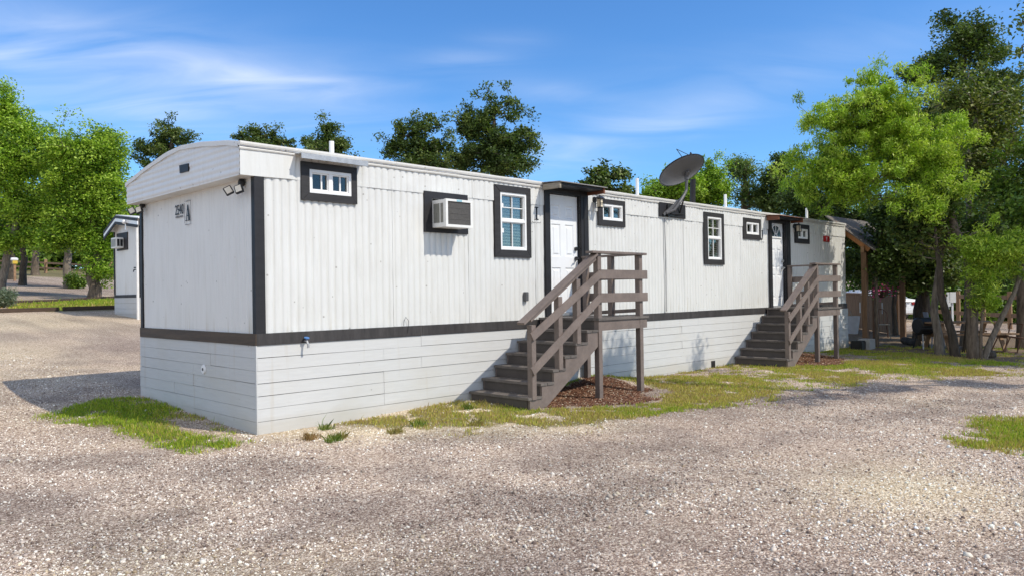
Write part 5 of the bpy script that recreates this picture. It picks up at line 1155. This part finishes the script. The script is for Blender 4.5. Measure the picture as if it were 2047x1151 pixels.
tree('broadleaf_tree', 'open branched tree with yellowing leaves in front of the tall oak', tr(21.5, 1925, (1935, 620), (1940, 480), (1930, 330), (1945, 260), (1960, 200)), bl(21.5, (1950, 220, 56, 56), (1990, 260, 40, 60), (1900, 200, 44, 36), (1960, 310, 60, 40), (2010, 200, 26, 40)), 330, 34, (.10, .07), .2, 'olive', 'bark_grey', RT, 41, .10, bare=.25)
# off to the right: the tree whose branch hangs into the top corner and shades the drive
ob = [at(2052, 30, 13.6), at(2050, 110, 13.6), at(2056, 190, 13.6)]
tree('broadleaf_tree', 'overhanging twigs of a near tree in the top right corner', [(13.6, -9.9, g1(13.6, -9.9)-.05), (13.4, -9.8, 1.6), (12.9, -9.6, 3.2), (12.2, -9.2, 4.6), (11.2, -8.7, 5.3)],
     [(ob[0][0], ob[0][1], ob[0][2], .28, .28, .5), (ob[1][0], ob[1][1], ob[1][2], .22, .22, .4), (10.6, -8.7, 5.6, 1.5, .5, .45), (8.8, -8.2, 5.4, .9, .35, .35), (12.4, -9.4, 5.2, .8, .6, .8), (9.6, -6.9, 8.2, .9, .5, .55), (9.9, -7.4, 7.2, .5, .4, .5)], 150, 52, (.085, .06), .15, 'dark', 'bark_brown', None, 42, .15, seg=4)
# woods closing the view
def wood(name, label, spans, K, Lf, leaf, spread, pal, seed):
    r = np.random.default_rng(seed); P = []
    for d, p0, p1, top, n in spans:
        for _ in range(n):
            px = r.uniform(p0, p1); g = gp(px, d*r.uniform(.93, 1.12)); hgt = (top*r.uniform(.6, 1.12))
            for _ in range(K): P.append((g[0]+r.normal()*hgt*.26, g[1]+r.normal()*hgt*.26, g[2]+hgt*(.06+.94*r.random()**.8)))
    P = np.array(P); n = len(P)*Lf; ii = np.repeat(np.arange(len(P)), Lf); pos = P[ii]+r.normal(size=(n, 3))*spread
    nrm = r.normal(size=(n, 3)); nrm[:, 2] = np.abs(nrm[:, 2])+.4; nrm /= np.linalg.norm(nrm, axis=1)[:, None]; ax = np.cross(nrm, r.normal(size=(n, 3))); ax /= np.linalg.norm(ax, axis=1)[:, None]; s2 = np.cross(nrm, ax)
    l = (leaf*r.uniform(.6, 1.3, n))[:, None]; V = np.stack([pos-ax*l*.5, pos+s2*l*.33, pos+ax*l*.5, pos-s2*l*.33], 1)
    pc = np.array(PAL[pal]); c = pc[np.clip(((r.random(len(P))[ii]*.6+r.random(n)*.4)*len(pc)).astype(int), 0, len(pc)-1)]*r.uniform(.8, 1.2, (n, 1))
    tag(np_mesh(name, V.reshape(-1, 3), np.arange(4*n).reshape(-1, 4), M['leaf'], None, np.repeat(c, 4, 0)), label, 'woodland', kind='stuff')
wood('far_wood', 'green woodland behind the left rail fence', [(96, -120, 330, 9.5, 30), (88, -100, 320, 4.0, 26), (110, -150, 420, 12, 20)], 26, 26, .55, 1.0, 'mid', 51)
wood('thicket', 'dark green thicket behind the right rail fence', [(40, 1720, 2200, 6.5, 34), (37, 1840, 2200, 1.6, 30), (46, 1720, 2300, 7.5, 24)], 32, 40, .22, .5, 'mid', 52)

# ------------------------------------------------------------------ sky, sun, camera
SUN_EL, SUN_AZ = R(47), math.atan2(-.632, .2555)
sd = np.array([math.cos(SUN_EL)*math.cos(SUN_AZ), math.cos(SUN_EL)*math.sin(SUN_AZ), math.sin(SUN_EL)])
w = bpy.data.worlds.new('World'); S.world = w; w.use_nodes = True
nt = w.node_tree; nt.nodes.clear()
def N(t, **k):
    n = nt.nodes.new(t)
    for a, v in k.items(): setattr(n, a, v)
    return n
out = N('ShaderNodeOutputWorld'); bg = N('ShaderNodeBackground'); nt.links.new(bg.outputs[0], out.inputs[0])
sky = N('ShaderNodeTexSky', sky_type='NISHITA'); sky.sun_disc = False; sky.sun_elevation = SUN_EL; sky.sun_rotation = math.pi/2-SUN_AZ
sky.altitude = 200; sky.air_density = 1.0; sky.dust_density = .15; sky.ozone_density = 2.5
bg.inputs[1].default_value = .10
geo = N('ShaderNodeTexCoord')
def mth(op, a, b=0., c=None):
    n = N('ShaderNodeMath', operation=op)
    for i, v in enumerate((a, b, c)):
        if v is None: continue
        if isinstance(v, (int, float)): n.inputs[i].default_value = v
        else: nt.links.new(v, n.inputs[i])
    return n.outputs[0]
def dotc(v):
    n = N('ShaderNodeVectorMath', operation='DOT_PRODUCT'); nt.links.new(geo.outputs['Generated'], n.inputs[0]); n.inputs[1].default_value = tuple(v); return n.outputs['Value']
def cloud_dir(px, py):
    d = CF+CR*(px-1023.5)/F+CU*(575.5-py)/F; return d/np.linalg.norm(d)
# thin cirrus: fibres stretched along the wind, gathered into a few wisps that have fixed places in the sky
sepd = N('ShaderNodeSeparateXYZ'); nt.links.new(geo.outputs['Generated'], sepd.inputs[0])
hz = mth('ADD', sepd.outputs[2], .18)
comb = N('ShaderNodeCombineXYZ')
wx, wy = CR[0], CR[1]
along = mth('DIVIDE', dotc((wx, wy, -.10)), hz); across = mth('DIVIDE', dotc((-wy, wx, .15)), hz)
nt.links.new(mth('MULTIPLY', along, 1.15), comb.inputs[0]); nt.links.new(mth('MULTIPLY', across, 3.1), comb.inputs[1])
no = N('ShaderNodeTexNoise'); no.inputs['Scale'].default_value = 1.5; no.inputs['Detail'].default_value = 7; no.inputs['Roughness'].default_value = .52; no.inputs['Distortion'].default_value = .9
nt.links.new(comb.outputs[0], no.inputs['Vector'])
fib = mth('SUBTRACT', mth('MULTIPLY', no.outputs[0], 2.6), .75)
tot = None
for px, py, sx, sy, tilt, amp in ((110, 150, 260, 46, -8, .62), (330, 165, 330, 60, -6, .34), (600, 172, 105, 22, -3, .60), (470, 148, 120, 16, -14, .30), (925, 122, 72, 13, 0, .50), (1110, 184, 75, 15, -6, .40), (1330, 240, 330, 34, 17, .40), (1180, 290, 200, 30, 15, .30), (60, 40, 260, 50, -10, .35), (1010, 78, 60, 12, 0, .25), (1500, 110, 240, 40, 10, .15), (250, 235, 220, 22, -2, .35)):
    d = cloud_dir(px, py); rr = CR-d*(CR@d); rr /= np.linalg.norm(rr); uu = np.cross(rr, d); t = R(tilt)
    a_ = rr*math.cos(t)+uu*math.sin(t); b_ = -rr*math.sin(t)+uu*math.cos(t)
    A_ = dotc(a_*F/sx); B_ = dotc(b_*F/sy)
    e = mth('EXPONENT', mth('MULTIPLY', mth('ADD', mth('MULTIPLY', A_, A_), mth('MULTIPLY', B_, B_)), -.5))
    front = mth('GREATER_THAN', dotc(d), 0.)
    e = mth('MULTIPLY', mth('MULTIPLY', e, front), amp*.38)
    tot = e if tot is None else mth('ADD', tot, e)
# bright cloud added in the unseen western sky to fill the shade
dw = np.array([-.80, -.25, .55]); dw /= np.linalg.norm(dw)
fill_west = mth('MULTIPLY', mth('EXPONENT', mth('MULTIPLY', mth('SUBTRACT', dotc(dw), 1.), 3.2)), .95)
tot = mth('ADD', tot, mth('MULTIPLY', mth('MAXIMUM', mth('SUBTRACT', fill_west, .10), 0.), 2.3))
# second bright cloud added out of view behind the camera as soft fill
ds_ = np.array([-.30, -.80, .45]); ds_ /= np.linalg.norm(ds_)
fill_behind = mth('EXPONENT', mth('MULTIPLY', mth('SUBTRACT', dotc(ds_), 1.), 4.5))
tot = mth('ADD', tot, mth('MULTIPLY', mth('MAXIMUM', mth('SUBTRACT', fill_behind, .10), 0.), 1.5))
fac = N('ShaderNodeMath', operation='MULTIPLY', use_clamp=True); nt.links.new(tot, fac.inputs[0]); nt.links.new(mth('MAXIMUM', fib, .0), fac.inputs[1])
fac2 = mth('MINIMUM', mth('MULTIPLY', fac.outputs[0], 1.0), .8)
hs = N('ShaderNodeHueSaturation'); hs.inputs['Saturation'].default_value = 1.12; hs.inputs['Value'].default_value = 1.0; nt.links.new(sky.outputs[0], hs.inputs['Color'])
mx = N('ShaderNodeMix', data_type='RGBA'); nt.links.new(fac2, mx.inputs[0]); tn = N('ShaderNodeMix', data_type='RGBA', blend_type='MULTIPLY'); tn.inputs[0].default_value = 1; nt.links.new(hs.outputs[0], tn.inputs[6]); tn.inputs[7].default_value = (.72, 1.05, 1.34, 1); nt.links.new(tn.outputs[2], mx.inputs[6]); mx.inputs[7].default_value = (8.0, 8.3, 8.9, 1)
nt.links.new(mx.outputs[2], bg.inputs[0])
sl = bpy.data.lights.new('sun', 'SUN'); sl.energy = 2.85; sl.angle = R(.5); sl.color = (1, .925, .80)
so = bpy.data.objects.new('sun', sl); COL.objects.link(so); so.location = (0, 0, 20)
so.rotation_euler = Vector(-sd).to_track_quat('-Z', 'Y').to_euler()
cd = bpy.data.cameras.new('camera'); co_ = bpy.data.objects.new('camera', cd); COL.objects.link(co_)
cd.sensor_width = 36; cd.lens = 36*F/2047; cd.clip_end = 3000; cd.clip_start = .05
Mx = Matrix(((CR[0], CU[0], -CF[0]), (CR[1], CU[1], -CF[1]), (CR[2], CU[2], -CF[2]))).to_4x4(); Mx.translation = Vector(CAM)
co_.matrix_world = Mx
S.camera = co_
S.view_settings.view_transform = 'Standard'; S.view_settings.look = 'None'; S.view_settings.gamma = 1.0; S.view_settings.exposure = .50; S.view_settings.use_curve_mapping = False
S.cycles.max_bounces = 8; S.cycles.transparent_max_bounces = 16
S.render.film_transparent = False
S.cycles.use_denoising = True
S.cycles.sample_clamp_indirect = 4.0
